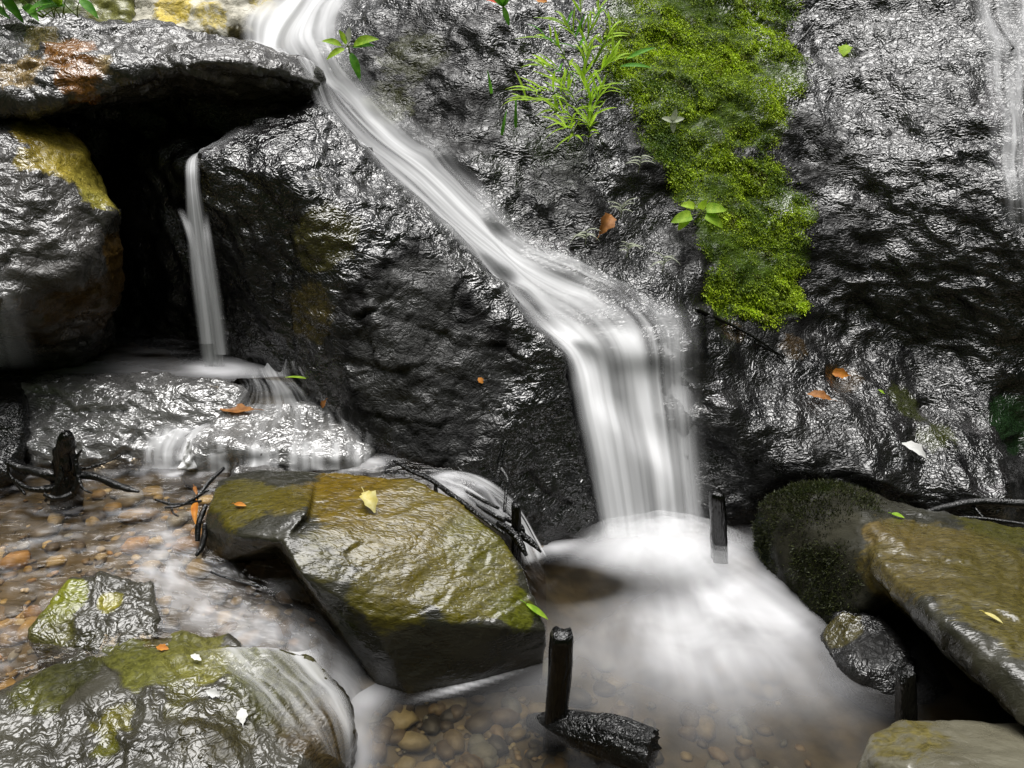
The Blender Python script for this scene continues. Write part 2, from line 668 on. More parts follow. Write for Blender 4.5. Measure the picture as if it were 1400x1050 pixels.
# ---- bedrock cliff on the right, heightfield Y(X, Z)
cliff_ctrl = [
    # chute floor and its right bank
    (430, 10, 4.25), (500, -40, 4.5), (380, 70, 4.0), (440, 110, 3.62), (470, 150, 3.38), (520, 195, 3.2), (580, 240, 3.02), (650, 305, 2.78),
    (720, 360, 2.64), (790, 390, 2.56), (850, 420, 2.48), (900, 445, 2.42), (850, 465, 2.38), (780, 470, 2.36), (950, 470, 2.40),
    # rock right of the chute
    (485, 60, 3.8), (500, 10, 3.95), (540, 30, 3.75), (540, 110, 3.50), (600, 60, 3.6), (600, 160, 3.33), (628, 222, 3.02), (660, 250, 2.94), (645, 205, 3.08), (700, 20, 3.62), (700, 130, 3.36), (690, 240, 3.02),
    (730, 300, 2.86), (780, 330, 2.74), (800, 180, 3.18), (820, 60, 3.55), (800, 260, 2.95), (850, 330, 2.78), (870, 375, 2.62), (930, 400, 2.58), (900, 300, 2.92),
    # moss buttress
    (900, 0, 3.75), (900, 100, 3.40), (950, 100, 3.38), (940, 200, 3.14), (980, 200, 3.1), (1000, 300, 2.92), (1040, 380, 2.78), (1060, 430, 2.72), (1050, 20, 3.65), (1060, 150, 3.25), (1100, 250, 3.05), (1110, 350, 2.88),
    # face further right: laid back above, steep below
    (1150, 60, 3.55), (1160, 200, 3.12), (1250, -20, 3.65), (1250, 120, 3.22), (1280, 230, 2.93), (1200, 300, 2.92), (1200, 400, 2.82), (1200, 480, 2.74), (1390, 30, 3.4), (1390, 150, 3.0), (1390, 250, 2.78), (1390, 400, 2.66), (1390, 520, 2.58), (1300, 400, 2.76), (1300, 500, 2.68),
    (1550, 100, 3.0), (1550, 300, 2.65), (1550, 520, 2.5), (1800, 100, 2.8), (1800, 400, 2.4),
    # groove at the foot of the face
    (990, 450, 2.62), (1060, 470, 2.66), (1150, 515, 2.64), (1260, 560, 2.60), (1390, 600, 2.52), (1550, 640, 2.4),
    # ledge below it
    (980, 500, 2.44), (1050, 510, 2.52), (1100, 560, 2.40), (1180, 590, 2.33), (1250, 620, 2.25), (1330, 650, 2.18), (1390, 660, 2.16), (1200, 650, 2.16), (1120, 635, 2.20), (1050, 590, 2.27), (1000, 570, 2.29), (1010, 625, 2.25),
    (990, 700, 2.2), (1060, 680, 2.24), (1150, 695, 2.24), (1300, 712, 2.16), (1390, 722, 2.14), (1550, 760, 2.1),
    # wall behind the fall
    (800, 560, 2.38), (880, 520, 2.35), (880, 580, 2.34), (880, 660, 2.31), (880, 740, 2.28), (960, 560, 2.33), (960, 640, 2.31), (960, 740, 2.27), (820, 740, 2.32), (900, 850, 2.2), (1100, 800, 2.15), (1400, 820, 2.1),
]


def nearer(c):
    """bank of the chute is steeper than first measured"""
    k = .62 + .26 * min(1, max(0, (c[0] - 780) / 260))
    return (c[0], c[1], 2.3 + (c[2] - 2.3) * k if c[2] > 2.3 else c[2])


cp3 = np.array([P(*nearer(c)) for c in cliff_ctrl])
extra = [(-1.2, 4.6, 1.7), (-1.6, 4.2, 1.2), (-1.2, 3.6, .7), (-1.2, 3.4, 0), (-.4, 3.1, .3), (0, 2.7, .3), (0, 2.6, -.3), (1, 2.25, -.3), (2.5, 2.1, -.3),
         (0, 4.0, 2.2), (1, 4.2, 2.3), (2, 4.3, 2.4), (3.2, 3.6, 2.4), (3.2, 2.4, 1), (3.2, 2.1, 0), (-.8, 4.3, 1.95), (-.3, 3.5, 1.0), (-.7, 3.7, 1.0)]
cp3 = np.vstack([cp3, np.array(extra)])
fy = rbf(cp3[:, [0, 2]], cp3[:, 1], 2e-3)
nx, nz = 400, 300
gx, gz = np.meshgrid(np.linspace(-1.5, 3.2, nx), np.linspace(-.3, 2.5, nz), indexing='ij')
q = np.stack([gx.ravel(), gz.ravel()], 1)
V = np.stack([q[:, 0], fy(q), q[:, 1]], 1)
me = mesh_from('cliff', V, grid_faces(nx, nz))
dcl = (.45, -.2, .87)
V = displace(me, V, A=.03, B=.010, Cc=.0045, seed=21, d=dcl, k=1.8, terr=.005)
moss_path = [(a_, b_, c_, d_ * 1.3) for a_, b_, c_, d_ in [(950, -20, 3.8, .22), (1000, -10, 3.8, .22), (900, 10, 3.7, .18), (880, 90, 3.42, .13), (960, 60, 3.5, .22), (1040, 90, 3.42, .15), (930, 140, 3.3, .17), (1010, 140, 3.3, .17), (930, 190, 3.15, .12), (970, 240, 3.04, .13), (1040, 270, 2.98, .14), (1090, 280, 2.98, .08), (1010, 330, 2.87, .14), (1070, 340, 2.87, .11), (1040, 390, 2.78, .12), (1090, 400, 2.78, .07), (990, 400, 2.72, .08), (1000, 90, 3.42, .18)]]
moss_sp = [(P(*nearer((a, b, c))), r, (.05, .085, .006), 1.0) for a, b, c, r in moss_path]
gro = [(P(*nearer((1000, 455, 2.62))), .06, (.035, .022, .009), .55), (P(*nearer((1080, 480, 2.66))), .07, (.035, .022, .009), .55), (P(*nearer((1150, 520, 2.62))), .09, (.035, .022, .009), .55), (P(*nearer((1230, 560, 2.55))), .10, (.025, .03, .006), .9), (P(*nearer((1270, 610, 2.42))), .10, (.03, .035, .006), .9), (P(*nearer((1370, 580, 2.55))), .13, (.012, .03, .01), .9),
       (P(*nearer((560, 60, 3.6))), .16, (.03, .032, .008), .55), (P(*nearer((530, 140, 3.4))), .12, (.03, .032, .008), .55)]
cattr(me, 'tint', tint_of(V, moss_sp + gro, 5))
fattr(me, 'dull', dull_of(V, [(P(*nearer(c)), r, a) for c, r, a in (((540, 90, 3.5), .30, .75), ((620, 170, 3.3), .22, .7), ((600, 40, 3.65), .25, .5), ((760, 270, 2.9), .18, .6), ((850, 320, 2.8), .16, .5), ((690, 120, 3.35), .15, .4),
    ((1100, 200, 3.15), .2, .7), ((1060, 420, 2.75), .22, .75), ((1140, 330, 2.9), .2, .65), ((960, 200, 3.1), .35, .9), ((1000, 350, 2.85), .3, .9), ((960, 60, 3.5), .35, .9), ((1350, 300, 2.7), .15, .3), ((1000, 640, 2.25), .2, .6), ((1120, 660, 2.22), .2, .6))], 9))
SOLID.append((V, [tuple(f) for f in grid_faces(nx, nz)]))
CLIFF_V = V
CLIFF_N = normals_of(me)
me.flip_normals()
link('cliff', me, M_cliff)
cliff = bpy.data.objects['cliff']
tag(cliff, 'tall wet black rock face rising right of the cascade, green moss down its middle', 'cliff')

# ---- central boulder left of the cascade
dn = (0, .1, -.5)
rock('boulder', 'big black boulder between the small fall and the main cascade', M_black, [
    shifted([(400, 240, 2.47), (405, 505, 2.37), (500, 322, 2.43), (690, 412, 2.38), (765, 490, 2.30), (800, 640, 2.25), (822, 745, 2.19), (640, 648, 2.09), (500, 600, 2.16), (740, 740, 2.13)], (0, .35, -.12), (0, .1, -.25)),
    shifted([(278, 214, 2.56), (400, 236, 2.49), (350, 165, 2.72), (432, 138, 2.86), (480, 203, 2.78), (545, 258, 2.66), (610, 318, 2.54), (665, 368, 2.46), (715, 420, 2.37), (500, 316, 2.45), (620, 365, 2.43)], (0, .1, -.5)),
    shifted([(275, 218, 2.55), (400, 240, 2.46), (300, 500, 2.62), (408, 510, 2.38)], (.15, .4, 0), (.1, .3, -.2)),
], voxel=.0085, soft=2, dull=[(P(570, 400, 2.38), .20, .9), (P(640, 500, 2.28), .2, .75), (P(560, 440, 2.3), .30, .9), (P(600, 560, 2.2), .22, .85), (P(520, 540, 2.22), .16, .8), (P(340, 380, 2.5), .24, .6), (P(440, 360, 2.42), .15, .4)], seed=31, A=.016, B=.009, Cc=.0045, d=(.3, -.3, .9), k=1.4,
    spots=[(P(450, 330, 2.42), .13, (.05, .045, .012), .75), (P(440, 420, 2.38), .12, (.05, .038, .012), .75), (P(430, 260, 2.5), .07, (.06, .055, .02), .4), (P(570, 410, 2.36), .17, (.042, .042, .041), .9), (P(560, 500, 2.27), .22, (.040, .040, .039), .9), (P(640, 540, 2.25), .17, (.034, .034, .034), .8), (P(590, 590, 2.17), .15, (.03, .03, .03), .8)])  # grey spots tone the front face apart from the other sides

# ---- overhanging slab, upper left
rock('overhanging_slab', 'long grey slab jutting out over the dark hollow, rusty at its left end', M_lichen, [
    hull_pts([(-260, 150, 2.34), (0, 150, 2.44), (100, 134, 2.49), (200, 94, 2.57), (250, 88, 2.62), (-260, 20, 2.66), (0, 30, 2.75), (60, 27, 2.79), (150, 44, 2.82), (240, 44, 2.88), (300, 66, 2.89),
              (-260, 190, 2.66), (0, 165, 2.85), (200, 125, 2.95), (300, 115, 2.96), (250, 60, 3.09), (0, 60, 3.09), (-260, 90, 3.6), (400, 80, 3.5)]),  # deep unseen back added to keep light out of the hollow
    hull_pts([(200, 94, 2.57), (300, 86, 2.63), (360, 88, 2.69), (240, 44, 2.88), (300, 66, 2.90), (380, 80, 2.92), (437, 114, 2.83), (432, 124, 2.83), (400, 138, 2.93), (330, 128, 2.96), (200, 125, 2.95), (380, 95, 3.09), (250, 60, 3.09), (410, 95, 3.4)]),
], voxel=.009, soft=2, seed=41, A=.02, B=.012, Cc=.005, d=(.1, .3, 1), k=2.2, terr=.006,
    spots=[(P(30, 110, 2.52), .10, (.22, .15, .06), .8), (P(100, 85, 2.60), .09, RUST, .9), (P(60, 60, 2.66), .07, (.25, .19, .06), .6), (P(110, 110, 2.54), .09, RUST, .95), (P(150, 95, 2.57), .05, (.26, .2, .1), .7)])

# ---- hollow behind, its wall leaning out at the top to stay dark
rock('hollow_wall', 'unlit black rock wall deep in the hollow behind the small waterfall', M_matte, [
    hull_pts([(-300, 120, 2.95), (420, 125, 3.0), (430, 200, 3.05), (-300, 520, 3.2), (420, 520, 3.2), (-300, 110, 3.8), (420, 110, 3.8), (0, 560, 3.6), (420, 560, 3.6)]),
    hull_pts([(165, 215, 2.85), (250, 198, 2.80), (280, 215, 2.72), (270, 260, 2.74), (175, 260, 2.84), (170, 520, 2.9), (290, 520, 2.72), (180, 230, 3.2), (300, 200, 3.2), (300, 520, 3.2), (180, 520, 3.2)]),
], voxel=.013, soft=4, seed=51, A=.04, B=.02, Cc=.006)

# ---- yellow lichen boulder, left
rock('boulder', 'boulder with yellow lichen on its upper corner at the left edge', M_lichen, [
    hull_pts([(-200, 170, 2.4), (0, 172, 2.5), (60, 172, 2.58), (105, 192, 2.56), (30, 205, 2.38), (50, 235, 2.34), (130, 240, 2.52), (150, 292, 2.42), (158, 300, 2.5), (162, 350, 2.44), (155, 420, 2.44), (125, 480, 2.5),
              (60, 490, 2.4), (0, 410, 2.10), (-200, 420, 2.0), (-200, 250, 2.2), (0, 290, 2.24), (100, 375, 2.22), (60, 440, 2.22), (-200, 500, 2.4), (0, 180, 3.0), (100, 200, 2.95), (120, 500, 2.9), (-200, 500, 2.8), (0, 520, 2.5)]),
], voxel=.009, soft=2, dull=[(P(90, 410, 2.2), .16, .8), (P(150, 380, 2.4), .14, .8), (P(60, 460, 2.2), .15, .7), (P(100, 230, 2.48), .14, .8), (P(30, 190, 2.5), .08, .5)], seed=61, A=.02, B=.012, Cc=.0045, d=(.4, 0, .9), k=1.6,
    spots=[(P(60, 190, 2.5), .11, (.26, .19, .03), 1.), (P(45, 225, 2.37), .06, (.22, .17, .03), .8), (P(100, 235, 2.48), .12, YELL, 1.), (P(130, 265, 2.46), .10, (.3, .27, .05), .95), (P(90, 200, 2.55), .07, (.3, .2, .03), .9), (P(145, 285, 2.44), .04, YELL, .9),
           (P(90, 390, 2.33), .16, (.06, .035, .008), .85), (P(145, 360, 2.42), .13, (.07, .04, .01), .9), (P(60, 440, 2.33), .13, (.03, .022, .008), .8), (P(145, 430, 2.42), .1, (.05, .03, .01), .8)])

# ---- boulder behind, sunlight put into its pale base colour, and its green neighbour
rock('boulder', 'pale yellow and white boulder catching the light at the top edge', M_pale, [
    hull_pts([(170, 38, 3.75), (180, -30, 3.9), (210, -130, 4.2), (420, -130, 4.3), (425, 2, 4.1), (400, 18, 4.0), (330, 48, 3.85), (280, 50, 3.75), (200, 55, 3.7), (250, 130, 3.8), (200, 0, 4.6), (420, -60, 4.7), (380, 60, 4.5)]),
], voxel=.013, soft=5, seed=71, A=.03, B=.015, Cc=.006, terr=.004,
    spots=[(P(240, 10, 3.8), .10, (.55, .42, .06), .6), (P(290, 20, 3.8), .10, (.5, .4, .1), .5), (P(360, 0, 4.0), .1, (.5, .4, .1), .45), (P(320, 48, 3.85), .07, (.10, .08, .02), .9), (P(285, 48, 3.78), .05, (.12, .09, .02), .8)])  # last two spots tint the underside dark brown
rock('boulder', 'soft olive green mossy boulder behind the long grey slab', M_corner, [
    hull_pts([(-300, 60, 3.7), (60, 60, 3.7), (180, 60, 3.72), (180, -20, 3.85), (110, -90, 4.0), (-300, -150, 4.1), (-300, 100, 4.4), (180, 60, 4.4), (150, -90, 4.5), (-300, -120, 4.5)]),
], voxel=.014, soft=6, seed=73, A=.04, B=.02, Cc=.005, spots=[(P(150, 10, 3.75), .15, (.2, .2, .05), .8), (P(60, 20, 3.75), .2, (.10, .13, .03), .7)])

# ---- flat silver rock damming the upper pool
rock('rock', 'flat silver rock holding back the shallow pool below the small fall', M_flat, [
    hull_pts([(25, 530, 2.28), (70, 514, 2.36), (180, 513, 2.38), (300, 519, 2.36), (330, 535, 2.32), (320, 560, 2.27), (225, 580, 2.22), (200, 622, 2.14), (130, 648, 2.08), (60, 640, 2.09), (28, 600, 2.14),
              (20, 700, 2.2), (330, 700, 2.3), (60, 560, 2.7), (300, 560, 2.7)]),
], voxel=.007, soft=3, seed=81, A=.015, B=.009, Cc=.004, d=(.15, .5, .85), k=2.2, terr=.004)
rock('rock', 'dark blue-black rock at the left edge beside the flat silver rock', M_matte, [
    hull_pts([(-200, 520, 2.2), (0, 518, 2.32), (30, 522, 2.30), (28, 560, 2.17), (26, 640, 2.04), (-10, 660, 2.0), (-200, 680, 1.9), (-200, 560, 2.6), (20, 560, 2.6), (20, 720, 2.3)]),
], voxel=.009, soft=3, seed=83, A=.02, B=.012, Cc=.004)
# ---- ledge under the film of water
rock('rock_ledge', 'low silver ledge with water slipping over it left of the big black boulder', M_flat, [
    hull_pts([(250, 600, 2.12), (280, 585, 2.2), (330, 560, 2.3), (420, 545, 2.36), (500, 570, 2.3), (520, 620, 2.16), (470, 625, 2.09), (400, 622, 2.08), (330, 620, 2.08), (260, 622, 2.09),
              (260, 660, 2.08), (400, 662, 2.07), (520, 655, 2.15), (300, 640, 2.6), (520, 640, 2.6)]),
], voxel=.007, soft=3, seed=85, A=.012, B=.008, Cc=.0035, d=(.1, .2, 1), k=2.5, terr=.004)

# ---- olive slab in the middle of the stream
rock('slab_rock', 'olive green algae-covered slab in the middle of the stream', M_slab, [
    hull_pts([(300, 657, 1.92), (350, 640, 1.98), (430, 650, 1.96), (560, 655, 1.93), (620, 682, 1.87), (685, 735, 1.77), (712, 775, 1.71), (747, 862, 1.59), (742, 880, 1.59), (690, 858, 1.56), (600, 862, 1.535), (500, 842, 1.52), (410, 782, 1.56), (388, 742, 1.62),
              (400, 760, 1.66), (455, 830, 1.60), (520, 920, 1.53), (558, 948, 1.50), (640, 930, 1.53), (735, 906, 1.605), (560, 1000, 1.52), (740, 960, 1.62), (600, 760, 2.0), (400, 760, 2.0), (700, 820, 1.85)]),
    hull_pts([(300, 656, 1.93), (286, 690, 1.80), (278, 720, 1.76), (330, 733, 1.66), (388, 740, 1.625), (420, 700, 1.7), (350, 640, 1.98), (430, 650, 1.95), (276, 764, 1.76), (300, 768, 1.73), (390, 745, 1.64), (420, 760, 1.8), (350, 720, 1.98)]),
    hull_pts([(300, 770, 1.80), (420, 760, 1.74), (455, 832, 1.64), (320, 800, 1.76), (500, 900, 1.62), (320, 860, 1.85), (500, 950, 1.7), (350, 740, 2.0), (560, 760, 2.0), (560, 900, 1.8)]),
], voxel=.006, soft=0, seed=91, chip=.003, cs=5, A=.005, B=.001, Cc=.0007, d=(-.55, .75, .35), k=2.2, terr=.0006,
    spots=[(P(560, 720, 1.75), .22, (0.102, 0.075, 0.006), 1.), (P(480, 680, 1.85), .16, (0.121, 0.078, 0.007), 1.), (P(640, 780, 1.68), .16, (0.090, 0.078, 0.007), 1.), (P(700, 835, 1.62), .07, (0.072, 0.078, 0.008), .9), (P(640, 740, 1.75), .1, (0.072, 0.078, 0.006), .9),
           (P(320, 680, 1.84), .10, (0.069, 0.059, 0.012), .9), (P(400, 690, 1.78), .10, (0.087, 0.068, 0.010), .9), (P(350, 700, 1.78), .11, (0.085, 0.071, 0.010), .75), (P(540, 800, 1.6), .13, (0.072, 0.062, 0.008), .7), (P(450, 760, 1.62), .1, (0.060, 0.053, 0.010), .5), (P(470, 850, 1.57), .08, (.02, .024, .008), .6)])
# flat stone just behind the slab
rock('stone', 'small flat silver stone lodged behind the olive slab', M_silver, [
    hull_pts([(322, 645, 2.03), (345, 635, 2.06), (385, 640, 2.05), (410, 652, 2.0), (360, 656, 1.98), (325, 655, 1.99), (330, 680, 2.0), (400, 680, 2.02), (360, 660, 2.1)])], voxel=.005, soft=2, seed=95, A=.004, B=.003, Cc=.002)

# ---- bottom-left rocks
rock('rock', 'grey rock with a yellow-green mossy flank in the left stream', M_mossy, [
    hull_pts([(60, 830, 1.50), (95, 795, 1.58), (150, 790, 1.60), (205, 800, 1.60), (215, 850, 1.50), (200, 895, 1.42), (130, 905, 1.40), (70, 900, 1.42), (40, 870, 1.44), (60, 930, 1.5), (210, 930, 1.5), (120, 850, 1.7), (190, 850, 1.7)]),
], voxel=.006, soft=2, chip=.007, seed=101, A=.015, B=.008, Cc=.003, d=(.8, .3, .3), k=1.8,
    spots=[(P(85, 815, 1.52), .07, (.16, .17, .015), 1.), (P(65, 865, 1.45), .08, (.08, .075, .02), .9), (P(150, 830, 1.53), .045, (.2, .18, .02), .75), (P(120, 900, 1.4), .07, (.03, .028, .012), .9)])
rock('boulder', 'low dome of mossy rock filling the bottom left corner', M_mossy, [
    hull_pts([(-150, 1000, 1.16), (0, 950, 1.24), (90, 915, 1.33), (230, 890, 1.40), (330, 890, 1.42), (420, 905, 1.42), (468, 945, 1.38), (470, 1000, 1.30), (430, 1060, 1.2), (300, 1010, 1.18), (150, 960, 1.24),
              (-150, 1150, .95), (100, 1150, .98), (350, 1150, 1.0), (450, 1120, 1.15), (480, 1060, 1.35), (100, 960, 1.6), (400, 960, 1.6)]),
    hull_pts([(60, 900, 1.40), (150, 885, 1.43), (240, 868, 1.47), (310, 872, 1.47), (340, 900, 1.42), (200, 920, 1.36), (90, 930, 1.34), (100, 980, 1.5), (320, 960, 1.55), (220, 900, 1.6)]),
], voxel=.006, soft=4, chip=.007, dull=[(P(220, 920, 1.36), .13, .7), (P(400, 980, 1.3), .14, .7), (P(110, 930, 1.3), .1, .8), (P(260, 880, 1.45), .12, .6), (P(330, 1000, 1.2), .08, .5)], seed=103, A=.015, B=.010, Cc=.0035, d=(.7, .5, .2), k=1.8,
    spots=[(P(220, 920, 1.36), .11, (.10, .10, .02), .9), (P(280, 915, 1.37), .09, (.15, .14, .03), .85), (P(100, 930, 1.3), .08, (.03, .03, .01), .95), (P(160, 1000, 1.2), .06, (.10, .09, .012), .8), (P(150, 1040, 1.14), .05, (.08, .08, .01), .8), (P(370, 960, 1.32), .13, (.05, .05, .015), .8),
           (P(420, 1010, 1.26), .11, (.05, .035, .015), .9), (P(340, 920, 1.38), .08, (.09, .09, .02), .8), (P(30, 1000, 1.2), .06, (.07, .075, .01), .8), (P(240, 980, 1.25), .08, (.06, .055, .015), .6), (P(300, 1000, 1.2), .10, (.035, .03, .012), .7), (P(60, 960, 1.25), .08, (.06, .06, .012), .7), (P(180, 900, 1.4), .1, (.07, .07, .015), .9), (P(260, 880, 1.45), .1, (.09, .085, .02), .9), (P(400, 930, 1.38), .1, (.05, .045, .015), .8)])

# ---- lower-right boulder
rock('boulder', 'large brown-green boulder with black undercut in the lower right corner', M_slab, [
    hull_pts([(1032, 742, 2.10), (1036, 690, 2.09), (1080, 660, 2.10), (1130, 658, 2.10), (1200, 692, 2.02), (1190, 750, 1.80), (1155, 775, 1.80), (1140, 860, 1.74), (1135, 880, 1.74), (1060, 760, 2.05), (1040, 800, 2.1), (1260, 700, 2.1), (1300, 850, 1.9), (1250, 760, 2.1), (1200, 768, 1.75), (1212, 798, 1.71), (1240, 745, 1.76)]),
    hull_pts([(1190, 750, 1.78), (1200, 692, 2.0), (1300, 708, 2.0), (1400, 728, 1.95), (1600, 760, 1.8), (1195, 790, 1.70), (1240, 830, 1.55), (1310, 895, 1.38), (1402, 990, 1.19), (1600, 1160, 1.0), (1600, 1000, 1.1), (1400, 930, 1.25), (1290, 850, 1.44), (1200, 765, 1.72),
              (1200, 785, 1.82), (1280, 870, 1.76), (1400, 950, 1.62), (1600, 1100, 1.4), (1300, 850, 2.0), (1600, 950, 1.9)]),
    hull_pts([(1190, 810, 1.95), (1240, 960, 1.68), (1420, 1010, 1.56), (1600, 1150, 1.4), (1240, 1010, 1.7), (1600, 1300, 1.4), (1300, 1000, 2.0), (1600, 900, 1.9), (1250, 830, 2.1)]),
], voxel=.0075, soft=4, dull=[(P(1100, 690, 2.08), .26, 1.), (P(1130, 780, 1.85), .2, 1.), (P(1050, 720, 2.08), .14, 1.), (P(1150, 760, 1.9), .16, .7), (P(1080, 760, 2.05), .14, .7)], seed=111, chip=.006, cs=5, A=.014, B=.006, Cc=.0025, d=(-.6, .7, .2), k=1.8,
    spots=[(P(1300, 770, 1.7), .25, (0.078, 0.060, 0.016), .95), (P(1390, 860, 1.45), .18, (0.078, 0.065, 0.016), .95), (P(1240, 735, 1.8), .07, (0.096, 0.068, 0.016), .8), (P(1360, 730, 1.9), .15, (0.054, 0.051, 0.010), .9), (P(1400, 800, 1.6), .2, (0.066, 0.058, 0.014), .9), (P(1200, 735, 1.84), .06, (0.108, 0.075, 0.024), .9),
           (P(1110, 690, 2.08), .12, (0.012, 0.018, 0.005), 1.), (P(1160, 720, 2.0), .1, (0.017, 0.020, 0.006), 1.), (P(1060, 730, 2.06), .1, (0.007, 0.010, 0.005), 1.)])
rock('rock', 'small dark glossy rock at the pool edge under the lower right boulder', M_matte, [
    hull_pts([(1128, 872, 1.70), (1150, 840, 1.74), (1185, 838, 1.74), (1215, 880, 1.62), (1235, 905, 1.56), (1230, 960, 1.50), (1180, 925, 1.54), (1140, 905, 1.62), (1150, 960, 1.62), (1240, 1000, 1.52), (1200, 900, 1.9)]),
    hull_pts([(1150, 835, 1.80), (1190, 830, 1.78), (1250, 880, 1.70), (1290, 940, 1.60), (1240, 930, 1.55), (1170, 880, 1.68), (1300, 1000, 1.62), (1200, 960, 1.8)]),
], voxel=.006, soft=1, dull=[(P(1200, 900, 1.6), .09, .7)], seed=113, A=.02, B=.008, Cc=.003, spots=[(P(1160, 870, 1.68), .07, (.05, .042, .01), .8)])
rock('boulder', 'smooth rounded olive-grey boulder at the bottom right edge', M_corner, [
    hull_pts([(1170, 1050, 1.18), (1190, 1005, 1.24), (1225, 986, 1.27), (1300, 988, 1.27), (1400, 996, 1.25), (1550, 1010, 1.2), (1165, 1100, 1.14), (1200, 1040, 1.14), (1300, 1060, 1.05), (1500, 1080, 1.0), (1200, 1250, 1.0), (1550, 1250, .9), (1250, 1060, 1.4), (1550, 1060, 1.4)]),
], voxel=.006, soft=14, seed=115, chip=.002, A=.01, B=.004, Cc=.0012, spots=[(P(1240, 1010, 1.2), .12, (.12, .1, .03), .5)])

# ------------------------------------------------------------------ ground: bed of pools and stream, unseen ravine sides
bed_c = [(PZ(x, y, z)[0], PZ(x, y, z)[1], z) for x, y, z in [
    (900, 760, -.12), (1000, 800, -.13), (800, 850, -.12), (950, 900, -.12), (1050, 950, -.11), (700, 980, -.08), (600, 1000, -.07), (520, 1020, -.05), (700, 1050, -.08), (900, 1050, -.1), (1100, 1040, -.1), (600, 1150, -.08), (1000, 1200, -.1),
    (750, 780, -.1), (100, 700, .23), (200, 720, .22), (0, 720, .23), (250, 690, .23), (50, 780, .20), (150, 760, .21), (0, 900, .15), (0, 1000, .12), (250, 800, .17), (330, 850, .12), (430, 880, .06), (480, 950, -.04), (-200, 800, .2),
    (570, 645, .24), (640, 660, .22), (470, 650, .22), (690, 720, .05), (250, 650, .23), (60, 900, .16),
    (100, 500, .36), (300, 500, .32), (0, 480, .38), (390, 520, .30), (340, 515, .30), (-300, 500, .40), (300, 570, .33), (370, 540, .38)]]
bed_c += [(2.2, 1.5, .0), (2.2, .5, .1), (-2, 1.0, .25), (-1.5, .3, .1), (0, .2, -.1), (1, .2, -.05), (-2.5, 2.5, .6), (0, -1, -.1), (-1.2, 2.9, .46)]
bed_c = np.array(bed_c)
fz = rbf(bed_c[:, :2], bed_c[:, 2], 5e-3)


def bed(X, Y):
    z = fz(np.stack([X, Y], 1))
    r = np.sqrt(X ** 2 + (Y - 1.2) ** 2)
    return np.where(r < 2.6, np.clip(z, -.2, .55), np.clip(z, -.2, .55) * (1 - sstep(2.6, 3.4, r)) + .3 * sstep(2.6, 3.4, r))


g1 = 330
bx, by = np.meshgrid(np.linspace(-2.6, 2.6, g1), np.linspace(-.6, 3.2, 260), indexing='ij')
bx, by = bx.ravel(), by.ravel()
bz = bed(bx, by)
V = np.stack([bx, by, bz], 1)
V[:, 2] += .012 * fbm(V * 9, 3, 77) + .006 * fbm(V * 30, 2, 78)
me = mesh_from('stream_bed', V, grid_faces(g1, 260)[:, ::-1])
M_bed = plain_mat('amber_gravel_bed', (.05, .040, .022), (.13, .10, .055), rough=.6, scale=16, bump=.8)
tag(link('stream_bed', me, M_bed, loc=(0, 0, 0)), kind='structure')
SOLID.append((V, [tuple(f) for f in grid_faces(g1, 260)]))

# unseen ravine sides, added to block low sky light all around (a ring outside the rocks)
na, nr = 220, 70
aa, rr_ = np.meshgrid(np.linspace(0, 2 * math.pi, na), np.linspace(0, 1, nr) ** 1.3, indexing='ij')
rad = 2.9 + 13 * rr_
X, Yy = np.cos(aa) * rad, 1.2 + np.sin(aa) * rad
up = np.clip(np.sin(aa), 0, 1)
Z = .1 + (1.5 - .8 * sstep(.1, .8, np.sin(aa))) * (rad - 2.9) * (1 + .25 * np.sin(aa * 3 + 1)) - 1.2 * (1 - up) * 0
Z = Z + np.where(np.sin(aa) > .25, .4 * sstep(.25, .8, np.sin(aa)) * 0, 0)
V = np.stack([X.ravel(), Yy.ravel(), Z.ravel()], 1)
V += .5 * np.stack([fbm(V * .8, 4, 5), fbm(V * .8, 4, 6), fbm(V * .8, 4, 7)], 1) * sstep(.02, .2, rr_.ravel())[:, None]
me = mesh_from('unseen_hillside', V, grid_faces(na, nr))
M_hill = plain_mat('unseen_wooded_ground', (.012, .02, .006), (.03, .045, .012), rough=.9, scale=6, bump=.5, spec=1.2)
tag(link('unseen_hillside', me, M_hill, loc=(0, 0, 0)), kind='structure')

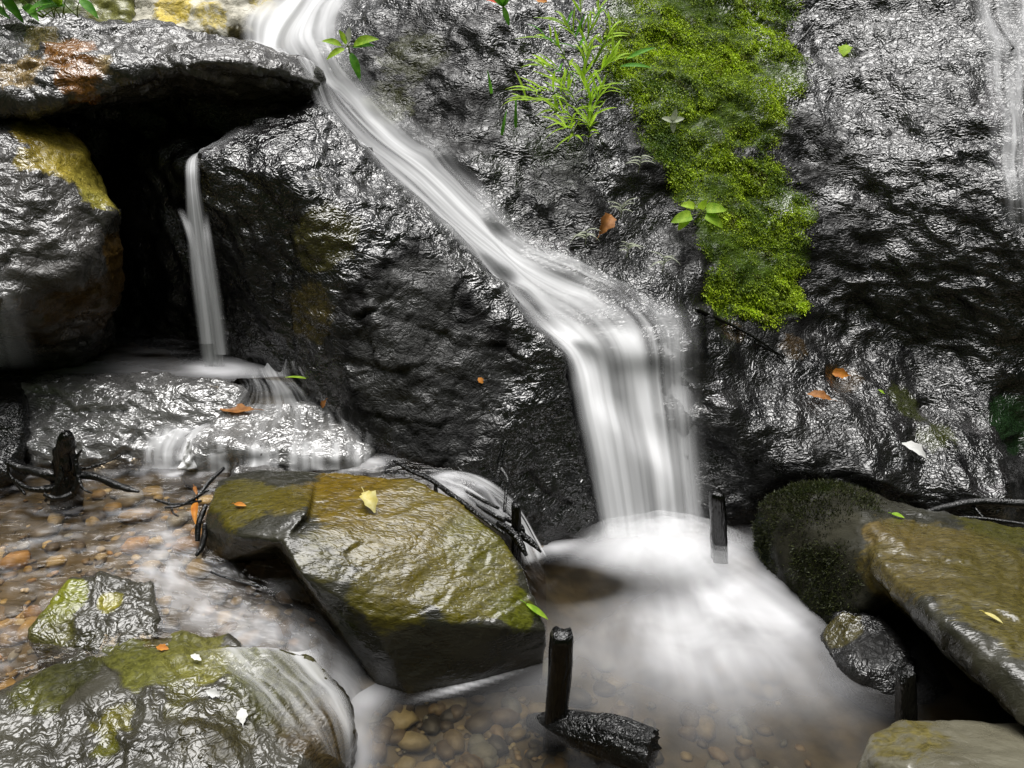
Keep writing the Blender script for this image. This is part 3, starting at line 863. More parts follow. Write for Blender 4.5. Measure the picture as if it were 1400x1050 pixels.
# gravel under the water
def stones(name, spots, mat, n, smin, smax, seed, cols):
    rg = np.random.default_rng(seed)
    bm = bmesh.new()
    bmesh.ops.create_icosphere(bm, subdivisions=2, radius=1)
    bm.verts.ensure_lookup_table()
    v0 = np.array([v.co[:] for v in bm.verts])
    f0 = np.array([[v.index for v in f.verts] for f in bm.faces])
    bm.free()
    Vs, Fs, Cs = [], [], []
    for k in range(n):
        x0, x1, y0, y1 = spots[rg.integers(len(spots))]
        x, y = rg.uniform(x0, x1), rg.uniform(y0, y1)
        s = smin * (smax / smin) ** (rg.random() ** 1.8)
        sc = s * np.array([1, rg.uniform(.6, .95), rg.uniform(.35, .6)])
        vv = v0 * (1 + .42 * perlin(v0 * 1.25 + k * 3.7, seed) + .12 * perlin(v0 * 3 + k * 1.7, seed))[:, None] * sc
        a = rg.uniform(0, 6.28)
        c, si = math.cos(a), math.sin(a)
        vv = np.stack([vv[:, 0] * c - vv[:, 1] * si, vv[:, 0] * si + vv[:, 1] * c, vv[:, 2]], 1)
        z = bed(np.array([x]), np.array([y]))[0]
        Fs.append(f0 + len(Vs) * len(v0))
        Vs.append(vv + (x, y, z + sc[2] * .35))
        cc = np.array(cols[rg.integers(len(cols))]) * rg.uniform(.7, 1.25)
        Cs.append(np.tile([*cc, 1], (len(v0), 1)))
    me = mesh_from(name, np.vstack(Vs), np.vstack(Fs))
    cattr(me, 'stone_colour', np.vstack(Cs))
    return tag(link(name, me, mat, loc=(0, 0, 0)), kind='stuff')


M_stone = plain_mat('gravel_stones', (.7, .7, .7), (1.1, 1.1, 1.1), rough=.5, scale=40, bump=.3, attr='stone_colour')
SC = [(.20, .15, .07), (.27, .21, .11), (.14, .10, .06), (.10, .09, .07), (.36, .30, .17), (.07, .055, .04), (.20, .14, .07), (.16, .16, .14), (.05, .045, .04), (.12, .085, .045)]
g = stones('gravel', [(-1.5, -.5, 1.45, 2.05), (-1.5, -.9, 1.0, 1.6)], M_stone, 1100, .007, .042, 3, [(.34, .23, .08), (.42, .32, .14), (.24, .17, .09), (.14, .12, .09), (.5, .42, .27), (.10, .08, .06), (.36, .21, .07), (.26, .26, .24), (.17, .12, .07)])
tag(g, 'amber and grey gravel under the left stream', 'gravel')
g = stones('gravel', [(-.35, .7, 1.1, 1.75), (-.35, .35, 1.15, 1.5)], M_stone, 700, .007, .045, 4, SC)
tag(g, 'amber gravel seen through the pool in the foreground', 'gravel')

# ------------------------------------------------------------------ water
BV = []
for (v, f) in SOLID:
    BV.append(BVHTree.FromPolygons([tuple(p) for p in v], f))


def cast(o, d, dist):
    best = None
    for b in BV:
        h = b.ray_cast(o, d, dist)
        if h[0] is not None and (best is None or h[3] < best[1]):
            best = (h[0], h[3])
    return best


def catmull(A, n):
    A = np.asarray(A, float)
    k = len(A)
    t = np.linspace(0, k - 1, n)
    i = np.clip(np.floor(t).astype(int), 0, k - 2)
    f = (t - i)[:, None]
    p0, p1, p2, p3 = A[np.clip(i - 1, 0, k - 1)], A[i], A[i + 1], A[np.clip(i + 2, 0, k - 1)]
    return .5 * (2 * p1 + (p2 - p0) * f + (2 * p0 - 5 * p1 + 4 * p2 - p3) * f ** 2 + (3 * p1 - p0 - 3 * p2 + p3) * f ** 3)


def sheet(name, secs, nu, nv, mat, foam, drape=.012, parent=None, off=0., maxlift=.12, crown=0., relaxn=4, near_=False, gsm=0):
    """ribbon of water through cross-sections (left point, right point); laid on whatever rock is under it"""
    fn = nearer if near_ else (lambda c: c)
    L = catmull([P(*fn(s[0])) for s in secs], nv)
    Rr = catmull([P(*fn(s[1])) for s in secs], nv)
    u = np.linspace(0, 1, nu)
    G = L[None] * (1 - u)[:, None, None] + Rr[None] * u[:, None, None]      # nu, nv, 3
    du = np.gradient(G, axis=0)
    dv = np.gradient(G, axis=1)
    nn = np.cross(du, dv)
    nn /= np.linalg.norm(nn, axis=2, keepdims=True) + 1e-9
    flip = nn[..., 1] > 0
    nn[flip] *= -1
    if crown:
        G = G + nn * (crown * np.sin(np.pi * u))[:, None, None]
    if drape is not None:
        lift = np.full(G.shape[:2], -1.0)
        for a in range(nu):
            for b in range(nv):
                o = Vector(G[a, b] + nn[a, b] * maxlift)
                h = cast(o, Vector(-nn[a, b]), maxlift * 2)
                if h: lift[a, b] = maxlift - h[1]
        lo = np.where(lift < -.99, 0, np.clip(lift, -maxlift * .5, maxlift) + drape)
        for _ in range(relaxn):                       # smooth: water does not copy every bump
            pd = np.pad(lo, 1, mode='edge')
            sm = (pd[:-2, 1:-1] + pd[2:, 1:-1] + pd[1:-1, :-2] + pd[1:-1, 2:]) / 4
            lo = np.maximum(sm, lo * .5 + sm * .5)
        G = G + nn * lo[..., None]
        for _ in range(gsm):                          # and its surface rounds every edge it crosses
            H = G.copy()
            H[:, 1:-1] = .5 * G[:, 1:-1] + .25 * (G[:, :-2] + G[:, 2:])
            G = H
            H = G.copy()
            H[1:-1] = .5 * G[1:-1] + .25 * (G[:-2] + G[2:])
            G = H
    G = G + nn * off
    Vv = G.reshape(-1, 3)
    me = mesh_from(name, Vv, grid_faces(nu, nv))
    v = np.linspace(0, 1, nv)
    U, W = np.meshgrid(u, v, indexing='ij')
    ln = np.concatenate([[0], np.cumsum(np.linalg.norm(np.diff((L + Rr) / 2, axis=0), axis=1))])
    wd = np.linalg.norm(L - Rr, axis=1)
    fattr(me, 'foam', np.clip(foam(U, W), 0, 1).ravel())
    uvl = me.uv_layers.new(name='UVMap')
    li = np.empty(len(me.loops), dtype=np.int32)
    me.loops.foreach_get('vertex_index', li)
    uvv = np.stack([(U * (.25 + 0 * wd)[None, :]).ravel(), np.broadcast_to(ln[None, :], U.shape).ravel()], 1)
    uvl.data.foreach_set('uv', uvv[li].astype(np.float32).ravel())
    return link(name, me, mat, parent)


def streak(U, W, su, sv, seed, octv=3):
    p = np.stack([U.ravel() * su, W.ravel() * sv, np.full(U.size, seed * 1.7)], 1)
    return fbm(p, octv, seed).reshape(U.shape)


def edge(U, a=.12, b=.12):
    return sstep(0, a, U) * (1 - sstep(1 - b, 1, U))


M_fall = water_sheet_mat('silky_water')
chute = [((376, -40, 4.55), (559, -40, 4.55)), ((321, 45, 4.1), (494, 25, 4.15)), ((371, 95, 3.72), (482, 85, 3.8)), ((404, 138, 3.36), (519, 128, 3.5)), ((448, 192, 3.12), (576, 183, 3.27)),
         ((521, 253, 2.9), (636, 225, 3.06)), ((586, 312, 2.70), (708, 295, 2.82)), ((641, 362, 2.55), (794, 352, 2.69)), ((691, 416, 2.42), (894, 393, 2.56)), ((724, 455, 2.34), (959, 432, 2.47))]
lip = [((768, 490, 2.29), (965, 488, 2.36)), ((785, 560, 2.24), (972, 560, 2.28)), ((803, 640, 2.19), (978, 640, 2.23)), ((822, 748, 2.14), (985, 748, 2.16)), ((826, 775, 2.13), (985, 770, 2.15))]


def f_chute(U, W):
    f = .31 + .38 * streak(U, W, 7, 2.2, 3) + .26 * streak(U, W, 26, 4, 4)
    f += .32 * np.exp(-((U - .42) / .16) ** 2) * sstep(.4, .62, W) + .25 * np.exp(-((U - .62) / .1) ** 2) * sstep(.3, .5, W) * (1 - sstep(.6, .85, W))
    f += .4 * (1 - sstep(.08, .26, W)) - .22 * sstep(.78, .95, W) * sstep(.3, .7, U)
    wob = .07 * streak(U * 0, W, 1, 14, 6)
    return f * edge(U + wob, .2, .26) * (1 - sstep(.9, 1, W))


def f_fall(U, W):
    f = .34 + .30 * streak(U, W, 6, .35, 13) + .34 * streak(U, W, 24, .5, 14)
    f += .6 * np.exp(-((U - .15) / .075) ** 2) + .75 * np.exp(-((U - (.42 + .24 * W)) / .08) ** 2) * sstep(.16, .26, W) + .3 * np.exp(-((U - .27) / .1) ** 2) * sstep(.1, .24, W)
    f += .5 * sstep(.72, 1, W)
    f *= 1 - .7 * sstep(.66, .92, U)
    st = .10 + .09 * streak(U, W * 0, 9, 1, 15)
    return f * edge(U, .1, .2) * sstep(0, 1, (W - st * .3) / .16)


wf = empty('waterfall', P(880, 745, 2.14))
tag(wf, 'main silky white cascade sliding down the rock and dropping into the pool', 'waterfall')
sheet('chute_flow', chute, 60, 260, M_fall, f_chute, drape=.02, parent=wf, maxlift=.15, relaxn=10, near_=True, gsm=10)
sheet('falling_curtain', [chute[-2], chute[-1]] + lip, 70, 130, M_fall, f_fall, drape=.032, parent=wf, maxlift=.12, relaxn=12, near_=True, gsm=14)
sheet('inner_curtain', [chute[-1]] + lip, 50, 110, M_fall, lambda U, W: (.35 + .25 * streak(U, W, 10, .5, 23) + .2 * streak(U, W, 30, .8, 24)) * edge(U, .1, .2) * sstep(0, .15, W), drape=.004, parent=wf, maxlift=.12, near_=True, relaxn=12, gsm=16, off=-.008)

# small fall on the left
sf = empty('waterfall', P(290, 490, 2.46))
tag(sf, 'thin white waterfall dropping into the upper pool beside the dark hollow', 'waterfall')
sheet('falling_curtain', [((262, 212, 2.62), (276, 206, 2.62)), ((252, 224, 2.52), (274, 222, 2.52)), ((252, 260, 2.49), (276, 260, 2.49)), ((254, 330, 2.48), (290, 330, 2.48)), ((262, 410, 2.47), (302, 410, 2.47)), ((274, 503, 2.475), (314, 503, 2.475))], 30, 120, M_fall,
      lambda U, W: (.42 + .5 * streak(U, W, 6, .8, 33) + .3 * streak(U, W, 16, .8, 38) + .3 * np.exp(-((U - .35) / .2) ** 2)) * edge(U, .35, .4), drape=None, parent=sf)
sheet('side_strand', [((240, 285, 2.52), (250, 282, 2.52)), ((252, 318, 2.47), (266, 312, 2.47)), ((266, 380, 2.46), (282, 380, 2.46)), ((272, 470, 2.455), (296, 470, 2.455))], 14, 60, M_fall,
      lambda U, W: (.5 + .4 * streak(U, W, 4, 1, 34)) * edge(U, .45, .45) * sstep(0, .35, W), drape=None, parent=sf)
sheet('side_strand', [((274, 300, 2.50), (284, 284, 2.50)), ((276, 330, 2.46), (292, 330, 2.46)), ((282, 400, 2.45), (304, 400, 2.45)), ((290, 485, 2.445), (316, 485, 2.445))], 14, 60, M_fall,
      lambda U, W: (.5 + .4 * streak(U, W, 4, 1, 35)) * edge(U, .45, .45) * sstep(0, .35, W), drape=None, parent=sf)
# feeder trickle along the boulder's shoulder
sheet('feeder_trickle', [((425, 136, 2.9), (440, 146, 2.84)), ((370, 160, 2.75), (385, 174, 2.68)), ((310, 188, 2.64), (325, 203, 2.58)), ((264, 210, 2.57), (282, 216, 2.53))], 14, 70, M_fall,
      lambda U, W: (.15 + .3 * streak(U, W, 4, 3, 36)) * sstep(.35, .8, W) * edge(U, .3, .3), drape=.008, parent=sf)
# spray at the left edge
lf = sheet('waterfall', [((-60, 330, 2.1), (15, 360, 2.1)), ((-60, 420, 2.1), (35, 420, 2.1)), ((-60, 510, 2.12), (70, 505, 2.12))], 24, 50, M_fall,
           lambda U, W: (.36 + .3 * streak(U, W, 6, 1, 43)) * (1 - sstep(.4, 1, U)) * sstep(0, .25, U) * sstep(0, .5, W) * (1 - sstep(.75, 1, W)), drape=None)
tag(lf, 'faint bluish veil of spray falling at the left edge of the upper pool', 'waterfall')

M_pool = pool_mat('pool_water', tint=(.54, .50, .41), bscale=(5, 5, 5), bstr=.04, fscale=(5, 5, 5), rough=.2, spec=1.)
M_stream = pool_mat('stream_water', spec=1., tint=(.80, .72, .60), bscale=(8, 30, 10), bstr=.75, rot=-12, fscale=(7, 22, 7), rough=.08)
M_up = pool_mat('upper_pool_water', tint=(.6, .56, .5), bscale=(6, 22, 6), bstr=.3, fscale=(5, 16, 5), rough=.1)


def water_grid(name, x0, x1, y0, y1, step, zf, ff, mat, keep=None):
    nx_, ny_ = int((x1 - x0) / step) + 1, int((y1 - y0) / step) + 1
    X, Y = np.meshgrid(np.linspace(x0, x1, nx_), np.linspace(y0, y1, ny_), indexing='ij')
    X, Y = X.ravel(), Y.ravel()
    Vv = np.stack([X, Y, zf(X, Y)], 1)
    F = grid_faces(nx_, ny_)
    if keep is not None:
        k = keep(X, Y)
        F = F[k[F].all(axis=1)]
        used = np.unique(F)
        mp = -np.ones(len(Vv), dtype=int)
        mp[used] = np.arange(len(used))
        Vv, F = Vv[used], mp[F]
    me = mesh_from(name, Vv, F[:, ::-1])
    fattr(me, 'foam', np.clip(ff(Vv[:, 0], Vv[:, 1]), 0, 1))
    return tag(link(name, me, mat, loc=(0, 0, 0)), kind='structure')


def blob(X, Y, c, rx, ry, rot=0):
    dx, dy = X - c[0], Y - c[1]
    ca, sa = math.cos(R(rot)), math.sin(R(rot))
    a, b = (dx * ca + dy * sa) / rx, (-dx * sa + dy * ca) / ry
    return np.exp(-(a * a + b * b))


c0 = PZ(900, 775, 0)


def pool_z(X, Y):
    return .025 * blob(X, Y, PZ(900, 765, 0), .17, .09) + .004 * fbm(np.stack([X * 4, Y * 4, X * 0], 1), 2, 9)


def pool_f(X, Y):
    q = np.stack([X * 4, Y * 4, X * 0], 1)
    n = .6 * fbm(warp(q, 1, .2, 4), 3, 8)
    ft = PZ(900, 735, 0)
    an, rd = np.arctan2(X - ft[0], ft[1] + .12 - Y), np.hypot(X - ft[0], ft[1] + .12 - Y)
    n += .45 * fbm(np.stack([an * 5, rd * 2.2, X * 0], 1), 3, 18) + .25 * fbm(np.stack([an * 16, rd * 4, X * 0], 1), 2, 19)
    f = 1.0 * blob(X, Y, PZ(905, 755, 0), .19, .09) + .5 * blob(X, Y, PZ(1010, 800, 0), .13, .13) + .48 * blob(X, Y, PZ(965, 845, 0), .24, .14) + .26 * blob(X, Y, PZ(950, 900, 0), .26, .13) + .12 * blob(X, Y, PZ(960, 930, 0), .35, .15)
    f += .5 * blob(X, Y, PZ(760, 748, 0), .09, .035)
    f += .4 * blob(X, Y, PZ(490, 1000, 0), .05, .12) + .4 * blob(X, Y, PZ(500, 950, 0), .06, .06) + .4 * blob(X, Y, PZ(450, 1060, 0), .06, .09)
    f += .9 * blob(X, Y, PZ(645, 934, 0), .10, .010, 22)
    f -= .26 * blob(X, Y, PZ(795, 800, 0), .11, .06)
    f += .3 * blob(X, Y, PZ(1080, 850, 0), .10, .12)
    return np.where(X < -.48, 0, 1) * (f * (1 + .55 * n) + .01 + .05 * n + .05 * blob(X, Y, PZ(900, 920, 0), .35, .18))


water_grid('pool_water', -.8, 1.5, .7, 2.3, .012, pool_z, pool_f, M_pool)
water_grid('upper_pool_water', -2.2, -.55, 2.28, 3.1, .012, lambda X, Y: .462 + 0 * X,
           lambda X, Y: 1.1 * blob(X, Y, PZ(300, 503, .462), .09, .06) + .25 * blob(X, Y, PZ(220, 505, .462), .4, .06) + .35 * blob(X, Y, PZ(20, 500, .462), .25, .1) + .25 * blob(X, Y, PZ(350, 508, .462), .1, .05) + .10 * fbm(np.stack([X * 5, Y * 22, X * 0], 1), 3, 66) + .03, M_up,
           keep=lambda X, Y: Y > 2.30 + .075 * sstep(-.93, -.86, X))

# stream: from the upper pool over the ledge, past the slab, down to the lower pool
st_c = [(100, 690, .285), (200, 700, .285), (0, 720, .285), (0, 660, .285), (250, 660, .29), (300, 640, .30), (400, 645, .30), (480, 640, .30), (560, 640, .30), (620, 650, .295), (660, 665, .28), (690, 700, .19), (710, 735, .06), (725, 760, .0), (20, 800, .265), (100, 770, .275), (220, 760, .27), (0, 900, .215), (0, 980, .19), (50, 940, .2),
        (-200, 800, .27), (-200, 1000, .2), (-200, 650, .29), (240, 810, .235), (280, 830, .205), (330, 850, .185), (400, 870, .15), (440, 885, .12), (470, 920, .05), (490, 960, -.015), (500, 1020, -.05), (400, 960, .06), (300, 900, .18), (200, 920, .2), (100, 860, .23), (560, 930, -.03), (650, 880, -.05), (520, 760, .15)]
st_p = np.array([PZ(*c) for c in st_c])
fs_ = rbf(st_p[:, :2], st_p[:, 2], 2e-3)


def st_z(X, Y):
    p = np.stack([X, Y], 1)
    d = np.stack([X * 9 + Y * 5, Y * 22 - X * 6, X * 0], 1)
    return fs_(p) + .006 * fbm(d, 3, 6)


chan = [PZ(*c)[:2] for c in ((215, 740, .27), (230, 800, .24), (260, 830, .21), (330, 855, .185), (410, 872, .15), (450, 900, .1), (475, 940, .04), (490, 990, .0), (480, 1050, 0.))]
chan = catmull(np.array(chan), 40)
side = catmull(np.array([PZ(*c)[:2] for c in ((610, 655, .295), (650, 662, .285), (680, 690, .2), (700, 720, .1), (715, 750, 0.))]), 24)


def near(X, Y, poly):
    d = np.full(X.shape, 9.)
    for p in poly:
        d = np.minimum(d, np.hypot(X - p[0], Y - p[1]))
    return d


def st_f(X, Y):
    d = near(X, Y, chan)
    q = np.stack([X * 16 + Y * 9, Y * 16 - X * 10, X * 0], 1)
    n = fbm(warp(q, .5, .6, 4), 3, 28)
    f = .30 * np.exp(-(d / .06) ** 2)
    d2 = near(X, Y, side)
    f += .42 * np.exp(-(d2 / .04) ** 2)
    f += .5 * blob(X, Y, PZ(480, 637, .3), .13, .025, 18) + .4 * blob(X, Y, PZ(250, 645, .29), .1, .04)
    sv = fbm(np.stack([X * 5 + Y * 2, Y * 34 - X * 7, X * 0], 1), 3, 48)
    f += (.01 + .34 * np.clip(sv - .05, 0, 1)) * (1 - .6 * sstep(-.75, -.55, X))  # white streaks put into the foam for sky reflections on the water
    return f * (1 + 1.3 * n) + .0 + .05 * n


water_grid('stream_water', -1.9, .1, .75, 2.2, .011, st_z, st_f, M_stream)

# small film flows: over the ledge, into the stream
lw = empty('waterfall', P(400, 640, 2.08))
tag(lw, 'low wide film of water slipping over the silver ledge into the left stream', 'waterfall')
sheet('ledge_film', [((316, 503, 2.46), (420, 503, 2.46)), ((320, 514, 2.385), (425, 514, 2.40)), ((322, 535, 2.33), (450, 535, 2.37)), ((290, 575, 2.24), (500, 565, 2.30)), ((262, 610, 2.11), (515, 605, 2.20)), ((262, 622, 2.09), (518, 620, 2.15)), ((262, 646, 2.07), (520, 642, 2.12))], 70, 70, M_fall,
      lambda U, W: (.02 + .30 * streak(U, W, 9, 2, 53) + .3 * streak(U, W, 30, 2, 54) + .5 * np.exp(-((U - .5) / .12) ** 2) * (1 - sstep(.35, .6, W)) + .35 * sstep(.75, .85, W) * (.5 + streak(U, W, 14, .2, 55))) * edge(U, .12, .1), drape=.006, parent=lw, maxlift=.08)
sheet('side_spill', [((205, 572, 2.2), (300, 574, 2.2)), ((198, 592, 2.13), (285, 596, 2.14)), ((192, 615, 2.07), (268, 620, 2.08)), ((192, 640, 2.05), (270, 642, 2.06))], 34, 40, M_fall,
      lambda U, W: (.42 + .5 * streak(U, W, 6, 1.5, 57)) * edge(U, .2, .2) * sstep(0, .2, W), drape=.01, parent=lw, maxlift=.08)

# ------------------------------------------------------------------ small things
CAMV = Vector((0, 0, CAM_H))


def S(px, py, lift=0.0):
    """the point of rock, bed or water seen at a pixel, and its normal"""
    d = Vector(P(px, py, 1.0)) - CAMV
    d.normalize()
    best = None
    for b in BV:
        h = b.ray_cast(CAMV, d, 12)
        if h[0] is not None and (best is None or h[3] < best[2]):
            best = (h[0], h[1], h[3])
    n = best[1] if best[1].dot(d) < 0 else -best[1]
    return np.array(best[0] + n * lift), np.array(n)


def unit(v):
    v = np.asarray(v, float)
    return v / (np.linalg.norm(v) + 1e-12)


def tube_geo(pts, rads, seg=8, n=None, bark=.12, seed=0, squash=1.0, ell=0):
    pts = np.asarray(pts, float)
    n = n or max(6, len(pts) * 5)
    C = catmull(pts, n)
    Rd = catmull(np.asarray(rads, float)[:, None], n)[:, 0]
    T = np.gradient(C, axis=0)
    T /= np.linalg.norm(T, axis=1, keepdims=True)
    up = np.array((0, 0, 1.)) if abs(T[0, 2]) < .8 else np.array((1., 0, 0))
    ring = []
    a = np.linspace(0, 2 * math.pi, seg, endpoint=False)
    for k in range(n):
        x = unit(np.cross(up, T[k]))
        y = np.cross(T[k], x)
        ring.append(C[k] + Rd[k] * (np.cos(a)[:, None] * x + squash * np.sin(a)[:, None] * y))
    V = np.vstack(ring)
    if bark:
        r0 = np.repeat(Rd, seg)
        ax = np.repeat(C, seg, 0)
        q = np.stack([np.tile(np.cos(a) * 1.6, n), np.tile(np.sin(a) * 1.6, n), np.repeat(np.arange(n), seg) * .22 + seed * 7.1], 1)
        V = ax + (V - ax) * (1 + bark * 2 * fbm(q, 3, seed + 3))[:, None]
    F = []
    for k in range(n - 1):
        for j in range(seg):
            F.append((k * seg + j, k * seg + (j + 1) % seg, (k + 1) * seg + (j + 1) % seg, (k + 1) * seg + j))
    F.append(tuple(range(seg))[::-1])
    F.append(tuple(range((n - 1) * seg, n * seg)))
    return V, F


def join_geo(parts):
    Vs, Fs, o = [], [], 0
    for v, f in parts:
        Vs.append(v)
        Fs += [tuple(i + o for i in q) for q in f]
        o += len(v)
    return np.vstack(Vs), Fs


def leaf_geo(base, d, nrm, L, Wd, curl=.2, fold=.25, shape='lance', nl=9, droop=0.):
    d, nrm = unit(d), unit(nrm)
    nrm = unit(nrm - d * np.dot(nrm, d))
    side = np.cross(nrm, d)
    V, F = [], []
    for i in range(nl):
        t = i / (nl - 1)
        if shape == 'lance': w = math.sin(math.pi * min(1, t * .92 + .06)) ** .8 * (1 - t * .35)
        elif shape == 'heart': w = (1.25 * (t + .12) ** .45 * (1 - t) ** .75) * 1.25
        elif shape == 'blade': w = (1 - t) ** .6 * (.55 + .45 * min(1, t * 6))
        else: w = math.sin(math.pi * (t * .94 + .03)) * (1 + .22 * math.sin(i * 2.4))
        c = base + d * (L * t) + nrm * (curl * L * (t - t * t) * 1.6) - np.array((0, 0, 1.)) * droop * L * t * t
        for k in (-1, -.5, 0, .5, 1):
            V.append(c + side * (k * w * Wd / 2) + nrm * (abs(k) * fold * w * Wd / 2))
    for i in range(nl - 1):
        for k in range(4):
            a = i * 5 + k
            F.append((a, a + 1, a + 6, a + 5))
    return np.array(V), F


def solid_leaf(me_v, me_f, nrm, th=.0008):
    return me_v, me_f


def leaf_mat(name, c1, c2, tr=.35, rough=.35):
    return plain_mat(name, c1, c2, rough=.55, scale=60, bump=.15, transl=tr, spec=1.35)


M_leaf_bright = leaf_mat('bright_green_leaf', (.24, .46, .02), (.46, .68, .06), .45)
M_leaf_green = leaf_mat('green_leaf', (.08, .30, .02), (.18, .46, .04), .45)
M_leaf_lime = leaf_mat('lime_leaf', (.38, .62, .03), (.55, .80, .07), .45)
M_leaf_pale = leaf_mat('pale_leaf', (.42, .46, .34), (.62, .66, .5), .3)
M_leaf_yellow = leaf_mat('yellow_leaf', (.62, .52, .12), (.78, .72, .35), .3)
M_leaf_orange = leaf_mat('orange_leaf', (.5, .16, .02), (.68, .30, .05), .3)
M_leaf_brown = leaf_mat('brown_leaf', (.26, .10, .025), (.45, .2, .06), .25)
M_leaf_red = leaf_mat('red_leaf', (.5, .03, .01), (.65, .08, .02), .25)
M_leaf_white = leaf_mat('bleached_leaf', (.7, .7, .68), (.85, .85, .82), .25)
M_bark = rock_mat('wet_bark', c1=(.012, .009, .007), c2=(.05, .034, .022), rough=(.12, .4), ior=1.6, bump=.9, scale=70, stretch=(1, 1, .35))
M_bark_red = rock_mat('wet_red_wood', c1=(.06, .024, .012), c2=(.18, .075, .035), rough=(.15, .4), ior=1.5, bump=.7, scale=70, stretch=(1.4, 1.4, .2))
M_stake = rock_mat('dark_stake_wood', c1=(.018, .012, .010), c2=(.06, .036, .026), rough=(.12, .35), ior=1.6, bump=.5, scale=60, stretch=(1.5, 1.5, .18))
M_twig = rock_mat('wet_twig_bark', c1=(.04, .034, .028), c2=(.13, .115, .10), rough=(.15, .4), ior=1.6, bump=.5, scale=90)
M_stem = leaf_mat('green_stem', (.16, .24, .03), (.26, .34, .06), .2)
M_white = plain_mat('white_scrap', (.8, .8, .8), (.88, .88, .88), rough=.5, scale=50, bump=.3)

# ---- moss on the cliff: small shoots all over the mossy band, too many to count
mr = np.random.default_rng(11)
mv = tint_of(CLIFF_V, [(P(*nearer((a, b, c))), r, (0, 0, 0), 1.0) for a, b, c, r in moss_path], 5)[:, 3]
band = fbm(CLIFF_V * np.array((5, 5, 13)), 4, 61)
dens = np.clip(mv * (.9 + 1.5 * band), 0, 1) ** .85
idx = mr.choice(len(CLIFF_V), size=210000, p=dens / dens.sum())
pv = CLIFF_V[idx] + mr.normal(0, .004, (len(idx), 3))
nv_ = CLIFF_N[idx].copy()
nv_[nv_[:, 1] > 0] *= -1
hh = mr.uniform(.003, .0085, len(idx)) * (.6 + .8 * np.clip(band[idx] + .5, 0, 1.2))
dirs = nv_ * .75 + np.array((0, -.05, -.55)) + mr.normal(0, .55, (len(idx), 3))
dirs /= np.linalg.norm(dirs, axis=1, keepdims=True)
sd_ = np.cross(dirs, mr.normal(0, 1, (len(idx), 3)))
sd_ /= np.linalg.norm(sd_, axis=1, keepdims=True) + 1e-9
wd_ = hh * .24
base_ = pv - nv_ * .002
A0, A1 = base_ - sd_ * wd_[:, None], base_ + sd_ * wd_[:, None]
mid_ = base_ + dirs * (hh * .55)[:, None]
B0, B1 = mid_ - sd_ * (wd_ * .8)[:, None], mid_ + sd_ * (wd_ * .8)[:, None]
tip_ = base_ + dirs * hh[:, None] - np.array((0, 0, 1)) * (hh * .25)[:, None]
MVv = np.stack([A0, A1, B1, B0, tip_], 1).reshape(-1, 3)
k5 = np.arange(len(idx))[:, None] * 5
tri = np.concatenate([k5 + np.array([0, 1, 2]), k5 + np.array([0, 2, 3]), k5 + np.array([3, 2, 4])])
me = mesh_from('moss', MVv, tri)
hue = np.clip(.42 + .8 * fbm(pv * 6, 3, 91) + mr.normal(0, .2, len(idx)), 0, 1)[:, None]
brn = (fbm(pv * 11, 3, 95) > .42)[:, None] & (mr.random((len(idx), 1)) < .6)
c_ = (1 - hue) * np.array((.07, .14, .008)) + hue * np.array((.62, .82, .02))
c_ = np.where(brn, c_ * .25 + np.array((.05, .035, .008)), c_)
cattr(me, 'moss_colour', np.repeat(np.concatenate([c_, np.ones((len(idx), 1))], 1), 5, 0))
M_moss = plain_mat('moss_green', (.8, .8, .8), (1.1, 1.1, 1.1), rough=.6, scale=40, bump=0, transl=.3, attr='moss_colour')
mo = link('moss', me, M_moss, loc=(0, 0, 0))
tag(mo, 'bright green moss growing down the middle of the rock face', 'moss', kind='stuff')

# ---- stakes and driftwood
def stake(px, top, bot, Yt, Yb, w, d, label, mat, tilt_top=.0, seed=0):
    a, b = P(px[0], top, Yt), P(px[1], bot, Yb)
    b = b - (a - b) * .25
    V, F = [], []
    n = 26
    prof = []
    m = 5
    for (x0, y0, x1, y1) in ((-1, -1, 1, -1), (1, -1, 1, 1), (1, 1, -1, 1), (-1, 1, -1, -1)):
        for k in range(m):
            t = k / m
            prof.append((x0 + (x1 - x0) * t, y0 + (y1 - y0) * t))
    prof = np.array(prof)
    rr = np.maximum(np.abs(prof[:, 0]), np.abs(prof[:, 1]))
    prof = prof / np.maximum(1, np.linalg.norm(prof, axis=1) / 1.25)[:, None]
    for i in range(n):
        t = i / (n - 1)
        c = b + (a - b) * t
        s_ = (1.0 if i < n - 1 else .86) * (1.06 - .12 * t)
        for (x, y) in prof:
            V.append(c + np.array((x * w / 2 * s_, y * d / 2 * s_, (tilt_top * x * w if i > n - 3 else 0))))
    V = np.array(V)
    np_ = len(prof)
    V[:, :2] += .0034 * np.stack([fbm(V * np.array((60, 60, 9)) + seed, 3, seed), fbm(V * np.array((60, 60, 9)) + seed + 40, 3, seed + 1)], 1)
    V[-2 * np_:, 2] += .012 * np.tile(fbm(V[-np_:] * 45, 3, seed), 2)
    F = []
    for i in range(n - 1):
        for k in range(np_):
            F.append((i * np_ + k, i * np_ + (k + 1) % np_, (i + 1) * np_ + (k + 1) % np_, (i + 1) * np_ + k))
    c = V[-np_:].mean(0) + (0, 0, .002)
    V = np.vstack([V, c])
    for k in range(np_):
        F.append(((n - 1) * np_ + k, (n - 1) * np_ + (k + 1) % np_, len(V) - 1))
    me = mesh_from('wooden_stake', V, F, True)
    o = link('wooden_stake', me, mat)
    return tag(o, label, 'stake', 'wooden stakes driven into the stream bed')


